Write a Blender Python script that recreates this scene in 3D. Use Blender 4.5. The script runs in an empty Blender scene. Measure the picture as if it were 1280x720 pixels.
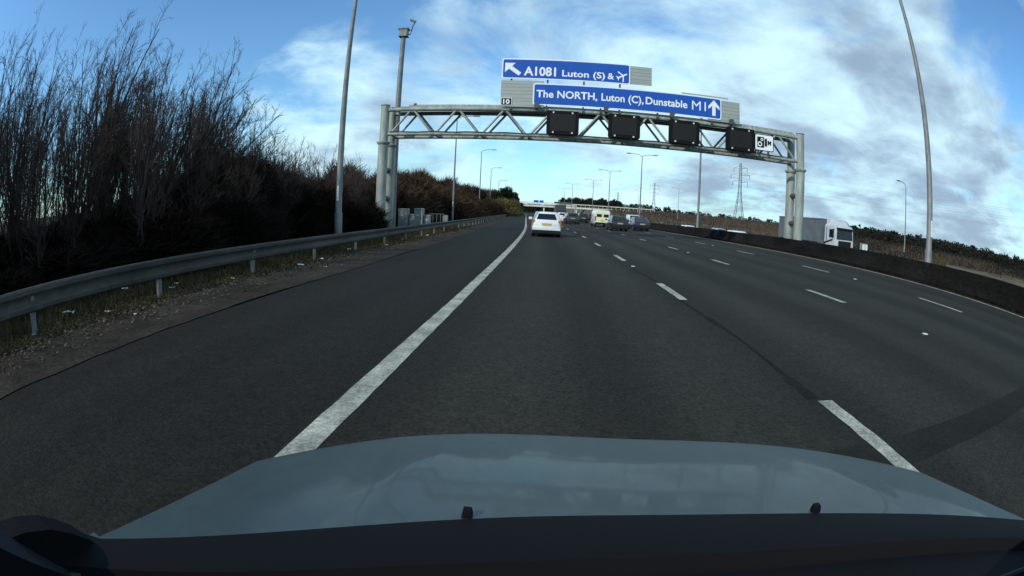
import bpy, math, random
from mathutils import Vector, Matrix

random.seed(7)
S = bpy.context.scene
COL = S.collection
R = math.radians
PI = math.pi

# ----------------------------------------------------------------- road alignment
def cx(y):
    """x of the solid line between hard shoulder and lane one (gentle left bend, then straight)"""
    if y <= 0: return -1.38
    if y <= 50: return -1.38 - 0.00056 * y * y
    return -1.38 - 1.4 - 0.056 * (y - 50)
def slope(y):
    return 0.0 if y <= 0 else (-0.00112 * y if y <= 50 else -0.056)
def heading(y):                      # z rotation of something that points along the road
    return -math.atan(slope(y))
FALL = 0.014
def rz(x): return FALL * max(-14.0, min(16.0, x))   # crossfall of the near carriageway
def smooth(a, b, t):
    t = max(0.0, min(1.0, (t - a) / (b - a))); return t * t * (3 - 2 * t)
OPP = -0.55                          # level of the opposite carriageway
def gz(x, y):
    """height of the terrain"""
    s = x - cx(y)
    z = rz(x)
    if s < -5.6:
        z += .45 * smooth(-8, -24, s)
    if s > 15.6:
        t = smooth(15.9, 17.4, s)
        z = rz(cx(y) + 15.6) * (1 - t) + OPP * t
        if s > 36:
            d = math.hypot(x, y)
            z += smooth(36, 60, s) * 1.0 + smooth(70, 620, d) * 7.5 + 1.4 * math.sin(x * .011 + 1) * smooth(80, 300, d)
    if y > 380:
        z += smooth(380, 900, y) * 7.0 * (1 - smooth(40, 200, s))
    return z

# ----------------------------------------------------------------- mesh builder
class MB:
    def __init__(s): s.v = []; s.f = []; s.m = []
    def add(s, verts, faces, mi=0):
        o = len(s.v); s.v += [tuple(p) for p in verts]
        s.f += [tuple(i + o for i in f) for f in faces]; s.m += [mi] * len(faces)
    def box(s, c, d, mi=0, rot=None):
        x, y, z = d[0] / 2, d[1] / 2, d[2] / 2
        P = [Vector((a * x, b * y, e * z)) for a in (-1, 1) for b in (-1, 1) for e in (-1, 1)]
        if rot: P = [rot @ p for p in P]
        s.add([p + Vector(c) for p in P], [(0, 1, 3, 2), (4, 6, 7, 5), (0, 4, 5, 1), (2, 3, 7, 6), (0, 2, 6, 4), (1, 5, 7, 3)], mi)
    def ring(s, rings, closed=True, caps=True, mi=0):
        n = len(rings[0]); V = [p for r in rings for p in r]; F = []
        for i in range(len(rings) - 1):
            for j in range(n if closed else n - 1):
                k = (j + 1) % n
                F.append((i * n + j, i * n + k, (i + 1) * n + k, (i + 1) * n + j))
        if caps:
            F.append(tuple(reversed(range(n)))); F.append(tuple((len(rings) - 1) * n + j for j in range(n)))
        s.add(V, F, mi)
    def tube(s, pts, rad, n=8, mi=0, caps=True):
        pts = [Vector(p) for p in pts]
        if not hasattr(rad, '__len__'): rad = [rad] * len(pts)
        rings = []
        for i, p in enumerate(pts):
            d = (pts[min(i + 1, len(pts) - 1)] - pts[max(i - 1, 0)]).normalized()
            a = Vector((0, 0, 1)) if abs(d.z) < .9 else Vector((1, 0, 0))
            u = d.cross(a).normalized(); w = d.cross(u)
            rings.append([p + (u * math.cos(2 * PI * k / n) + w * math.sin(2 * PI * k / n)) * rad[i] for k in range(n)])
        s.ring(rings, True, caps, mi)
    def plate(s, poly, y0, y1, mi=0):
        """polygon in x,z given thickness in y"""
        n = len(poly)
        V = [(x, y0, z) for x, z in poly] + [(x, y1, z) for x, z in poly]
        F = [tuple(range(n)), tuple(reversed(range(n, 2 * n)))]
        F += [(j, j + n, (j + 1) % n + n, (j + 1) % n) for j in range(n)]
        s.add(V, F, mi)
    def build(s, name, mat, parent=None, smooth_deg=None):
        me = bpy.data.meshes.new(name); me.from_pydata(s.v, [], s.f)
        for m in (mat if isinstance(mat, (list, tuple)) else [mat]): me.materials.append(m)
        if any(s.m): me.polygons.foreach_set('material_index', s.m)
        if smooth_deg is not None:
            me.polygons.foreach_set('use_smooth', [True] * len(me.polygons))
            me.set_sharp_from_angle(angle=R(smooth_deg))
        me.update()
        o = bpy.data.objects.new(name, me); COL.objects.link(o)
        if parent: o.parent = parent
        return o
def rrect(x0, z0, x1, z1, r, n=4):
    P = []
    for cxx, cz, a0 in ((x1 - r, z1 - r, 0), (x0 + r, z1 - r, 90), (x0 + r, z0 + r, 180), (x1 - r, z0 + r, 270)):
        for k in range(n + 1):
            a = R(a0 + 90 * k / n); P.append((cxx + r * math.cos(a), cz + r * math.sin(a)))
    return P
def thing(name, label, cat, loc=(0, 0, 0), rot=0, group=None):
    o = bpy.data.objects.new(name, None); o.empty_display_size = .3; COL.objects.link(o)
    o.location = loc; o.rotation_euler = (0, 0, rot)
    return tag(o, label, cat, group)
def tag(o, label, cat, group=None):
    o['label'] = label; o['category'] = cat
    if group: o['group'] = group
    return o
def kind(o, k): o['kind'] = k; return o
def copy_tree(o, parent=None):
    c = o.copy(); COL.objects.link(c); c.parent = parent
    for ch in list(o.children): copy_tree(ch, c)
    return c

# ----------------------------------------------------------------- materials
def mat(name, col, rough=.6, metal=0., var=.0, scale=4., bump=0., bscale=40., col2=None, coat=0., spec=.5, stretch=None, grime=0):
    m = bpy.data.materials.new(name); m.use_nodes = True
    nt = m.node_tree; N = nt.nodes; L = nt.links
    b = N['Principled BSDF']; b.inputs['Roughness'].default_value = rough; b.inputs['Metallic'].default_value = metal
    b.inputs['Specular IOR Level'].default_value = spec
    b.inputs['Coat Weight'].default_value = coat; b.inputs['Coat Roughness'].default_value = .06 if name.startswith('bonnet') else .03
    tc = N.new('ShaderNodeTexCoord'); out = tc.outputs['Object']
    if stretch:
        mp = N.new('ShaderNodeMapping'); mp.inputs['Scale'].default_value = stretch; L.new(out, mp.inputs['Vector']); out = mp.outputs[0]
    if var or col2:
        n = N.new('ShaderNodeTexNoise'); n.inputs['Scale'].default_value = scale; n.inputs['Detail'].default_value = 7; n.inputs['Roughness'].default_value = .62
        L.new(out, n.inputs['Vector'])
        r = N.new('ShaderNodeValToRGB'); e = r.color_ramp.elements
        c2 = col2 if col2 else tuple(c * (1 - var) for c in col)
        c1 = col if col2 else tuple(min(1, c * (1 + var)) for c in col)
        e[0].position = .34; e[1].position = .66
        e[0].color = (*c2, 1); e[1].color = (*c1, 1)
        L.new(n.outputs['Fac'], r.inputs['Fac']); last = r.outputs[0]
        if grime:
            n2 = N.new('ShaderNodeTexNoise'); n2.inputs['Scale'].default_value = scale * 14; n2.inputs['Detail'].default_value = 4
            L.new(out, n2.inputs['Vector'])
            mr = N.new('ShaderNodeMapRange'); mr.inputs[1].default_value = .3; mr.inputs[2].default_value = .7
            mr.inputs[3].default_value = 1 - grime; mr.inputs[4].default_value = 1 + grime
            L.new(n2.outputs['Fac'], mr.inputs[0])
            vm = N.new('ShaderNodeVectorMath'); vm.operation = 'SCALE'
            L.new(last, vm.inputs[0]); L.new(mr.outputs[0], vm.inputs['Scale']); last = vm.outputs[0]
        L.new(last, b.inputs['Base Color'])
    else: b.inputs['Base Color'].default_value = (*col, 1)
    if bump:
        n = N.new('ShaderNodeTexNoise'); n.inputs['Scale'].default_value = bscale; n.inputs['Detail'].default_value = 5
        L.new(out, n.inputs['Vector'])
        bp = N.new('ShaderNodeBump'); bp.inputs['Strength'].default_value = bump; bp.inputs['Distance'].default_value = .02
        L.new(n.outputs['Fac'], bp.inputs['Height']); L.new(bp.outputs[0], b.inputs['Normal'])
    return m
def emit(name, col, st):
    m = bpy.data.materials.new(name); m.use_nodes = True; b = m.node_tree.nodes['Principled BSDF']
    b.inputs['Base Color'].default_value = (*col, 1); b.inputs['Emission Color'].default_value = (*col, 1); b.inputs['Emission Strength'].default_value = st
    return m
def asphalt(name, base, tracks):
    """lateral wheel tracks need the distance from the solid line: it is stored in the U of a uv map"""
    m = mat(name, base, .85, var=.07, scale=.5, bump=.6, bscale=110, spec=.12, grime=.10)
    nt = m.node_tree; N = nt.nodes; L = nt.links; b = N['Principled BSDF']
    src = b.inputs['Base Color'].links[0].from_socket
    uv = N.new('ShaderNodeUVMap'); uv.uv_map = 'lane'
    mp = N.new('ShaderNodeMapping'); mp.inputs['Scale'].default_value = (1.1, .035, 1); L.new(uv.outputs[0], mp.inputs['Vector'])
    n = N.new('ShaderNodeTexNoise'); n.inputs['Scale'].default_value = 1.0; n.inputs['Detail'].default_value = 6; L.new(mp.outputs[0], n.inputs['Vector'])
    mr = N.new('ShaderNodeMapRange'); mr.inputs[1].default_value = .3; mr.inputs[2].default_value = .7; mr.inputs[3].default_value = .80; mr.inputs[4].default_value = 1.2
    L.new(n.outputs['Fac'], mr.inputs[0])
    vm = N.new('ShaderNodeVectorMath'); vm.operation = 'SCALE'; L.new(src, vm.inputs[0]); L.new(mr.outputs[0], vm.inputs['Scale'])
    last = vm.outputs[0]
    tc = N.new('ShaderNodeTexCoord'); g = N.new('ShaderNodeTexVoronoi'); g.inputs['Scale'].default_value = 55; L.new(tc.outputs['Object'], g.inputs['Vector'])
    gs = N.new('ShaderNodeSeparateColor'); L.new(g.outputs['Color'], gs.inputs[0])
    m3 = N.new('ShaderNodeMapRange'); m3.inputs[3].default_value = .62; m3.inputs[4].default_value = 1.38; L.new(gs.outputs[0], m3.inputs[0])
    v3 = N.new('ShaderNodeVectorMath'); v3.operation = 'SCALE'; L.new(last, v3.inputs[0]); L.new(m3.outputs[0], v3.inputs['Scale']); last = v3.outputs[0]
    if tracks:
        sx = N.new('ShaderNodeSeparateXYZ'); L.new(uv.outputs[0], sx.inputs[0])
        a = N.new('ShaderNodeMath'); a.operation = 'MULTIPLY'; a.inputs[1].default_value = 2 * PI * 2 / 3.68; L.new(sx.outputs[0], a.inputs[0])
        c = N.new('ShaderNodeMath'); c.operation = 'COSINE'; L.new(a.outputs[0], c.inputs[0])
        m2 = N.new('ShaderNodeMapRange'); m2.inputs[1].default_value = -1; m2.inputs[2].default_value = 1; m2.inputs[3].default_value = 1.2; m2.inputs[4].default_value = .80
        L.new(c.outputs[0], m2.inputs[0])
        v2 = N.new('ShaderNodeVectorMath'); v2.operation = 'SCALE'; L.new(last, v2.inputs[0]); L.new(m2.outputs[0], v2.inputs['Scale']); last = v2.outputs[0]
    L.new(last, b.inputs['Base Color'])
    return m

M = dict(
 road=asphalt('asphalt', (.0285, .0265, .0205), True),
 shoulder=asphalt('shoulder_asphalt', (.0180, .0168, .0135), False),
 opp=asphalt('opposite_asphalt', (.05, .05, .048), True),
 patch=mat('tar_patch', (.012, .0115, .010), .85, spec=.08, var=.3, scale=3, bump=.4, bscale=120),
 paint=mat('road_paint', (.46, .46, .37), .65, spec=.15, col2=(.20, .20, .165), scale=3.0, bump=.4, bscale=120, grime=.38),
 gravel=mat('channel_concrete', (.050, .042, .032), .95, spec=.1, col2=(.023, .019, .0145), scale=1.1, bump=.9, bscale=60, grime=.35),
 ground=mat('rough_grass_soil', (.048, .048, .024), 1, col2=(.026, .02, .013), scale=.5, bump=1, bscale=14, grime=.4, spec=.1),
 field=mat('winter_field', (.115, .085, .05), 1, col2=(.065, .05, .03), scale=.02, bump=.5, bscale=2, grime=.3, spec=.1),
 palegrass=mat('pale_grass', (.15, .135, .085), 1, col2=(.07, .06, .038), scale=.3, bump=.6, bscale=8, spec=.1),
 grass=mat('grass_blades', (.036, .040, .016), .9, col2=(.085, .064, .034), scale=2.2, spec=.1),
 leaf=mat('dead_leaves', (.17, .12, .075), .9, col2=(.05, .032, .022), scale=9, spec=.1),
 scrap=mat('litter_paper', (.72, .72, .70), .7, var=.15, scale=20),
 galv=mat('galvanised_steel', (.19, .195, .19), .6, .3, spec=.3, var=.22, scale=2.5, grime=.15),
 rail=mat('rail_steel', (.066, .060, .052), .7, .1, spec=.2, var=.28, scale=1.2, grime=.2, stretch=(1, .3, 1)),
 gantry=mat('gantry_paint', (.36, .39, .345), .55, .05, col2=(.20, .215, .185), scale=1.3, grime=.14, stretch=(2.5, 2.5, .5)),
 gantrydark=mat('gantry_bracket', (.07, .075, .07), .5, .3, var=.2, scale=3),
 boarding=mat('sign_backboard', (.34, .36, .33), .55, .2, var=.1, scale=1.2, stretch=(.3, 1, 4)),
 blue=mat('sign_blue', (.010, .085, .40), .45, spec=.3, var=.06, scale=2),
 white=mat('sign_white', (.82, .84, .84), .4, var=.04, scale=3),
 black=mat('signal_black', (.006, .006, .0065), .7, spec=.15, var=.3, scale=3),
 lampglass=mat('lantern_glass', (.55, .56, .55), .2),
 concrete=mat('barrier_concrete', (.016, .0142, .0125), .95, spec=.08, col2=(.007, .0062, .0055), scale=.9, bump=.7, bscale=25, grime=.35, stretch=(1, .35, 1)),
 concrete_pale=mat('barrier_concrete_worn', (.021, .0185, .016), .95, spec=.08, col2=(.009, .008, .007), scale=1.2, bump=.7, bscale=25, grime=.35, stretch=(1, .35, 1)),
 bark=mat('winter_bark', (.04, .034, .03), .9, col2=(.02, .017, .015), scale=3, spec=.1),
 twig=mat('winter_twigs', (.095, .070, .058), .9, col2=(.034, .025, .022), scale=1.5, spec=.1),
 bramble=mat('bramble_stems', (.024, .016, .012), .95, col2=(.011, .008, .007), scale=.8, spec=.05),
 brown=mat('brown_brush', (.105, .066, .042), .95, col2=(.05, .031, .021), scale=.5, spec=.05),
 hillbrush=mat('hill_brush', (.095, .070, .052), .95, col2=(.055, .042, .034), scale=.03, spec=.05),
 tan=mat('tan_brush', (.26, .20, .09), .95, col2=(.13, .10, .045), scale=.6, spec=.05),
 gorse=mat('yellow_green_leaf', (.12, .105, .045), .9, col2=(.06, .055, .025), scale=2, spec=.1),
 conifer=mat('evergreen_leaf', (.022, .032, .016), .9, col2=(.010, .016, .008), scale=1, spec=.1),
 wood=mat('far_wood', (.030, .029, .022), 1, col2=(.015, .016, .012), scale=.06, spec=.05),
 cabinet=mat('cabinet_grey', (.22, .235, .235), .5, .1, var=.12, scale=3),
 glass=mat('car_glass', (.012, .014, .016), .06, spec=.6),
 tyre=mat('tyre_rubber', (.012, .012, .012), .85),
 alloy=mat('wheel_alloy', (.35, .36, .37), .35, .8),
 plastic=mat('black_plastic', (.012, .012, .013), .65, spec=.25, var=.2, scale=8),
 redlamp=mat('red_lamp', (.16, .014, .010), .15),
 amber=mat('amber_lamp', (.40, .13, .05), .2),
 clearlamp=mat('clear_lamp', (.75, .77, .78), .1),
 plate=mat('yellow_plate', (.46, .38, .14), .45),
 carwhite=mat('car_white', (.74, .76, .74), .25, coat=.5, var=.04, scale=2),
 cardark=mat('car_dark_grey', (.045, .048, .05), .3, .3, coat=.5),
 carblack=mat('car_black', (.014, .015, .017), .25, coat=.6),
 carblue=mat('car_navy', (.018, .025, .05), .25, .2, coat=.6),
 carsilver=mat('car_silver', (.42, .44, .45), .3, .5, coat=.4),
 vanyellow=mat('van_yellow', (.80, .78, .50), .4),
 lorrywhite=mat('lorry_white', (.50, .52, .53), .4, var=.15, scale=2),
 trailer=mat('trailer_grey', (.16, .17, .18), .55, .3, var=.15, scale=1.2),
 bonnet=mat('bonnet_paint', (.050, .070, .068), .5, .1, coat=.18, var=.18, scale=2.2, grime=.08, stretch=(1, .5, 1)),
 dash=mat('dash_plastic', (.0035, .0036, .0046), .8, spec=.15, bump=.25, bscale=260, var=.12, scale=3),
 rubber=mat('wiper_rubber', (.0042, .0043, .0052), .8, spec=.15),
 dashtrim=mat('dash_trim', (.010, .010, .014), .6, spec=.3, var=.1, scale=5),
 bridge=mat('bridge_concrete', (.62, .60, .52), .85, var=.15, scale=.2),
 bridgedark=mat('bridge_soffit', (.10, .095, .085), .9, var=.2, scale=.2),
 pylon=mat('pylon_steel', (.30, .33, .34), .5, .3, var=.1, scale=.1),
 insul=mat('insulator', (.05, .05, .06), .4),
)

# ----------------------------------------------------------------- ground
def strip(name, s0, s1, y0, y1, m, dz, nx=1, step=4.0, dz_fn=None, flat=None):
    """a sheet that follows the road alignment between lateral offsets s0 and s1"""
    mb = MB(); ys = []; y = y0
    while y < y1: ys.append(y); y += step * (1 if y < 120 else 4)
    ys.append(y1); uv = []
    for y in ys:
        for i in range(nx + 1):
            s = s0 + (s1 - s0) * i / nx; x = cx(y) + s
            z = (rz(x) if flat is None else flat) + dz
            mb.v.append((x, y, z)); uv.append((s, y))
    n = nx + 1
    for j in range(len(ys) - 1):
        for i in range(nx): mb.f.append((j * n + i, j * n + i + 1, (j + 1) * n + i + 1, (j + 1) * n + i)); mb.m.append(0)
    o = mb.build(name, m)
    l = o.data.uv_layers.new(name='lane')
    for lp in o.data.loops: l.data[lp.index].uv = uv[lp.vertex_index]
    return kind(o, 'structure')

def ground():
    ss = [-2500, -1200, -600, -300, -150, -80, -50, -36, -28, -24, -20, -17, -14, -12, -10, -8, -6.5, -5.6, -4, -2, 2, 6, 10, 14, 15.6, 15.9, 16.2, 16.6, 17.0, 17.4, 20, 26, 32, 36, 40, 46, 53, 60, 80, 110, 150, 200, 260, 330, 420, 520, 650, 900, 1500, 2600]
    ys = [-300, -150, -80, -40, -20] + list(range(-10, 60, 2)) + list(range(60, 200, 8)) + list(range(200, 900, 30)) + list(range(900, 3300, 200))
    mb = MB(); n = len(ss); rnd = random.Random(3)
    for y in ys:
        for s in ss:
            x = cx(y) + s; z = gz(x, y) - .05
            if s < -6 or 36 < s: z += rnd.uniform(-.06, .06)
            mb.v.append((x, y, z))
    for j in range(len(ys) - 1):
        for i in range(n - 1):
            mb.f.append((j * n + i, j * n + i + 1, (j + 1) * n + i + 1, (j + 1) * n + i))
            sm = (ss[i] + ss[i + 1]) / 2
            mb.m.append(1 if sm > 53 else (2 if sm > 34 else 0))
    o = mb.build('ground', [M['ground'], M['field'], M['palegrass']], None, 60); kind(o, 'structure')
ground()
kind(strip('carriageway', -.1, 15.35, -30, 700, M['road'], 0, 8), 'structure')
strip('hard_shoulder', -3.0, -.1, -30, 700, M['shoulder'], 0, 3)
strip('opposite_carriageway', 18.0, 34.0, -30, 700, M['opp'], .02, 4, flat=OPP)
# drainage channel strip of worn concrete with a ragged inner edge
def channel():
    mb = MB(); rnd = random.Random(5); ys = [i * .35 - 8 for i in range(420)] + list(range(139, 420, 8))
    for y in ys:
        w = .12 * math.sin(y * .7) + rnd.uniform(-.08, .08) if y < 140 else 0
        for k, s in enumerate((-3.0 + .3 * w, -3.5, -4.0, -4.45 + w)):
            x = cx(y) + s; mb.v.append((x, y, rz(x) + (.010 if k in (0, 3) else .024)))
    for j in range(len(ys) - 1):
        for i in range(3): mb.f.append((j * 4 + i + 1, j * 4 + i, (j + 1) * 4 + i, (j + 1) * 4 + i + 1)); mb.m.append(0)
    kind(mb.build('drainage_channel', M['gravel']), 'structure')
channel()

# markings
def mark(mb, s0, w, ya, yb, dz=.004, jag=0.007):
    rnd = random.Random(int(ya * 77 + s0 * 13)); n = max(1, int((yb - ya) / (.18 if ya < 20 else 1.5)))
    base = len(mb.v)
    for i in range(n + 1):
        y = ya + (yb - ya) * i / n; x = cx(y) + s0
        e = jag if ya < 25 else 0
        l = x - w / 2 + rnd.uniform(-e, e); r = x + w / 2 + rnd.uniform(-e, e)
        mb.v += [(l, y, rz(l) + dz), (r, y, rz(r) + dz)]
    for i in range(n): mb.f.append((base + 2 * i, base + 2 * i + 1, base + 2 * i + 3, base + 2 * i + 2)); mb.m.append(0)
mb = MB(); mark(mb, .02, .19, -10, 60, jag=.005); mark(mb, .02, .19, 60, 500); kind(mb.build('solid_edge_line', M['paint']), 'structure')
mb = MB(); mark(mb, 14.42, .15, -10, 60); mark(mb, 14.42, .15, 60, 500); kind(mb.build('median_edge_line', M['paint']), 'structure')
def dashes(name, s, ends, last, module, ln, w):
    mb = MB(); y = None
    for e in ends: mark(mb, s, w, e - ln, e); y = e
    while y < last:
        y += module; mark(mb, s, w, y - ln, y)
    kind(mb.build(name, M['paint']), 'structure')
dashes('lane_line', 3.70, [-4.3, 3.63, 10.75, 17.95, 25.0], 330, 7.3, 2.1, .15)
dashes('lane_line', 7.34, [-4.7, 3.2, 10.9, 18.3, 25.1], 330, 7.3, 1.75, .14)
dashes('lane_line', 11.02, [-4.7, 3.1, 10.55, 18.1, 25.3], 330, 7.4, 2.1, .13)
dashes('opposite_lane_line', 21.9, [0], 1, 9, 2, .14)
for s in (18.4, 33.6):
    mb = MB(); y = 0
    base = 0
    for i in range(60):
        y = i * 8; x = cx(y) + s; mb.v += [(x - .1, y, OPP + .026), (x + .1, y, OPP + .026)]
    for i in range(59): mb.f.append((2 * i, 2 * i + 1, 2 * i + 3, 2 * i + 2)); mb.m.append(0)
    kind(mb.build('opposite_edge_line', M['paint']), 'structure')
# tar seam between lanes one and two, and a dark band of shade painted across the carriageway
mb = MB(); rnd = random.Random(9)
ys = [3.7 + i * .16 for i in range(66)]
for y in ys:
    w = .03 + .05 * max(0, math.sin(y * 2.1) + rnd.uniform(-.5, .7)) * max(.25, 1 - (y - 3.7) / 9)
    x = cx(y) + 3.66 + .03 * math.sin(y * 1.3)
    mb.v += [(x - w, y, rz(x - w) + .003), (x + w * .6, y, rz(x + w * .6) + .003)]
for i in range(len(ys) - 1): mb.f.append((2 * i, 2 * i + 1, 2 * i + 3, 2 * i + 2)); mb.m.append(0)
kind(mb.build('tar_seam', M['patch']), 'structure')
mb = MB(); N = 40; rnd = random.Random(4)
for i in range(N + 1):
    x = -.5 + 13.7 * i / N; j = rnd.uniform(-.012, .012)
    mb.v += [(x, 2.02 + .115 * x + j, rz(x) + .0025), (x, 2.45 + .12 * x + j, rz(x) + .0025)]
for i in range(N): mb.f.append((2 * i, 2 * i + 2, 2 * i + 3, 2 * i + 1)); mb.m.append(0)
m_band = mat('shade_band_colour', (.020, .0192, .0155), .85, spec=.08, var=.2, scale=1.5, bump=.5, bscale=150, grime=.25)
kind(mb.build('painted_shade_band', m_band), 'structure')

# road studs
mb = MB()
mb.ring([[(a * .05, b * .05, 0) for a, b in ((-1, -1), (1, -1), (1, 1), (-1, 1))], [(a * .035, b * .03, .014) for a, b in ((-1, -1), (1, -1), (1, 1), (-1, 1))]])
stud = mb.build('road_stud', M['lampglass'])
tag(stud, 'small white reflective road stud in a gap of the lane lines', 'road stud', 'road studs between the dashes')
first = True
for s, ys in ((3.70, (14.2,)), (7.34, (6.2, 21.6)), (11.02, (14.2, 29.2))):
    for y in ys:
        o = stud if first else stud.copy()
        if not first: COL.objects.link(o)
        first = False
        x = cx(y) + s; o.location = (x, y, rz(x) + .001)

# ----------------------------------------------------------------- verge: grass, leaves, litter
def scatter(name, n, m, fn, label=None):
    mb = MB(); rnd = random.Random(hash(name) % 1 + len(name))
    for i in range(n): fn(mb, rnd)
    return kind(mb.build(name, m), 'stuff')
def blade(mb, rnd):
    y = 1.0 + 44 * rnd.random() ** 1.8; s = -4.35 - abs(rnd.gauss(0, 1.7))
    if s < -10: s = -5
    x = cx(y) + s; z = gz(x, y) - .05; h = rnd.uniform(.05, .17) * (1.3 if s < -5.2 else .7); a = rnd.uniform(0, PI); w = rnd.uniform(.006, .014) * (1 + y * .03)
    lx, ly = rnd.gauss(0, .07), rnd.gauss(0, .07)
    mb.add([(x - w * math.cos(a), y - w * math.sin(a), z), (x + w * math.cos(a), y + w * math.sin(a), z), (x + lx, y + ly, z + h)], [(0, 1, 2)])
scatter('grass', 26000, M['grass'], blade)
def leaf(mb, rnd):
    y = 1.0 + 40 * rnd.random() ** 1.7; s = rnd.gauss(-4.8, .62)
    if s > -3.4: s = -4.6
    x = cx(y) + s; z = max(gz(x, y) - .05, rz(x) + (.022 if s > -4.4 else -.05)) + rnd.uniform(.006, .03)
    r = rnd.uniform(.012, .035) * (1 + y * .02); a = rnd.uniform(0, 6.3); t = rnd.uniform(-.4, .4)
    c, q = math.cos(a) * r, math.sin(a) * r
    mb.add([(x + c, y + q, z + t * r), (x - q * .6, y + c * .6, z), (x - c, y - q, z - t * r + .012), (x + q * .6, y - c * .6, z + .006)], [(0, 1, 2, 3)])
scatter('leaf_litter', 12000, M['leaf'], leaf)
rnd = random.Random(21)
protos = []
for k in range(3):
    mb = MB(); P = []
    for i in range(4):
        for j in range(4):
            P.append((i * .06 - .09 + rnd.uniform(-.02, .02), j * .045 - .07 + rnd.uniform(-.02, .02), rnd.uniform(0, .05)))
    mb.v = P; mb.f = [(i * 4 + j, i * 4 + j + 1, (i + 1) * 4 + j + 1, (i + 1) * 4 + j) for i in range(3) for j in range(3)]; mb.m = [0] * 9
    o = mb.build('litter_scrap', M['scrap']); protos.append(o)
    tag(o, 'crumpled white scrap of litter lying on the verge below the guard rail', 'litter', 'litter scraps on the verge')
spots = [(-5.6, 4.6, 1.3), (-4.9, 5.1, .6), (-4.2, 4.4, .35), (-4.05, 5.0, .3), (-5.4, 7.4, .7), (-4.9, 8.9, .6), (-4.6, 11.5, .9), (-5.7, 7.9, .6), (-4.8, 13.2, .6), (-5.3, 16.5, .8), (-4.7, 19, .7), (-5.2, 23, .9), (-5.0, 3.3, .4), (-3.7, 11, .35), (-4.9, 27, .9), (-6.4, 6.9, .9)]
for i, (s, y, k) in enumerate(spots):
    o = protos[i] if i < 3 else protos[i % 3].copy()
    if i >= 3: COL.objects.link(o)
    x = cx(y) + s; o.location = (x, y, (rz(x) + .03) if s > -4.4 else gz(x, y) - .02); o.scale = (k, k, k); o.rotation_euler = (0, 0, rnd.uniform(0, 6))

# ----------------------------------------------------------------- guard rail
def guard_rail():
    t = thing('guard_rail', 'long grey steel guard rail curving along the left verge', 'guard rail', (cx(0) - 5, 0, 0))
    ox = cx(0) - 5
    mb = MB(); prof = [(-.03, .60), (.035, .60), (.06, .575), (.06, .52), (.015, .475), (.010, .44), (.015, .405), (.06, .355), (.06, .30), (.03, .275), (.02, .285), (.045, .31), (.045, .35), (-.0, .40), (-.005, .44), (0, .48), (.045, .525), (.04, .585), (-.03, .588)]
    rings = []; ys = [i * 1.6 - 8 for i in range(85)] + [130 + 8 * i for i in range(36)]
    for y in ys:
        x = cx(y) - 5.0; b = rz(x)
        rings.append([(x + p - ox, y, b + q) for p, q in prof])
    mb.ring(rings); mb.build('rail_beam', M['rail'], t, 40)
    rnd = random.Random(2)
    first = None
    k = 0; y = -3.2
    while k < 96:
        if first is None:
            pm = MB(); pm.box((0, 0, .2), (.055, .1, .60)); pm.box((.028, 0, .47), (.05, .08, .10)); pm.box((.005, 0, .515), (.055, .11, .03))
            first = pm.build('rail_post', M['galv'], t); o = first
        else:
            o = first.copy(); COL.objects.link(o); o.parent = t
        x = cx(y) - 5.04; o.location = (x - ox, y, rz(x)); o.rotation_euler = (R(rnd.uniform(-1.5, 1.5)), R(rnd.uniform(-1.5, 1.5)), heading(y) * -1)
        y += 3.28 if y < 120 else 5.5
        k += 1
guard_rail()

# ----------------------------------------------------------------- central barrier
def central_barrier():
    t = thing('central_barrier', 'long low dark stained concrete barrier along the central reserve', 'barrier', (cx(0) + 15.5, 0, 0))
    ox = cx(0) + 15.5
    prof = [(-.33, -.05), (-.33, .08), (-.17, .30), (-.12, .73), (-.10, .75), (.10, .75), (.12, .73), (.17, .30), (.33, .08), (.33, -.6)]
    rnd = random.Random(8); y = -8.0
    for k in range(72):
        L_ = 6.0 if y < 130 else 8.0; rings = []; j = rnd.uniform(-.012, .012); hh = rnd.uniform(-.008, .008)
        for i in range(4):
            yy = y + .012 + (L_ - .024) * i / 3; x = cx(yy) + 15.5; b = rz(x)
            rings.append([(x + p - ox + j, yy, b + q + hh) for p, q in prof])
        mb = MB(); mb.ring(rings); mb.build('barrier_section', M['concrete'] if rnd.random() < .7 else M['concrete_pale'], t, 35); y += L_
    # dry weeds and dirt gathered at its foot
    mb = MB()
    for i in range(9000):
        y = 2 + 75 * rnd.random() ** 1.5; x = cx(y) + 15.5 - .3 - abs(rnd.gauss(0, .16)); z = rz(x); h = rnd.uniform(.03, .15)
        a = rnd.uniform(0, PI); w = .01 + .0006 * y
        mb.add([(x - ox - w * math.cos(a), y - w * math.sin(a), z), (x - ox + w * math.cos(a), y + w * math.sin(a), z), (x - ox + rnd.gauss(0, .05), y + rnd.gauss(0, .05), z + h)], [(0, 1, 2)])
    kind(mb.build('weed', M['bramble']), 'stuff').location = (ox, 0, 0)
central_barrier()

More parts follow.
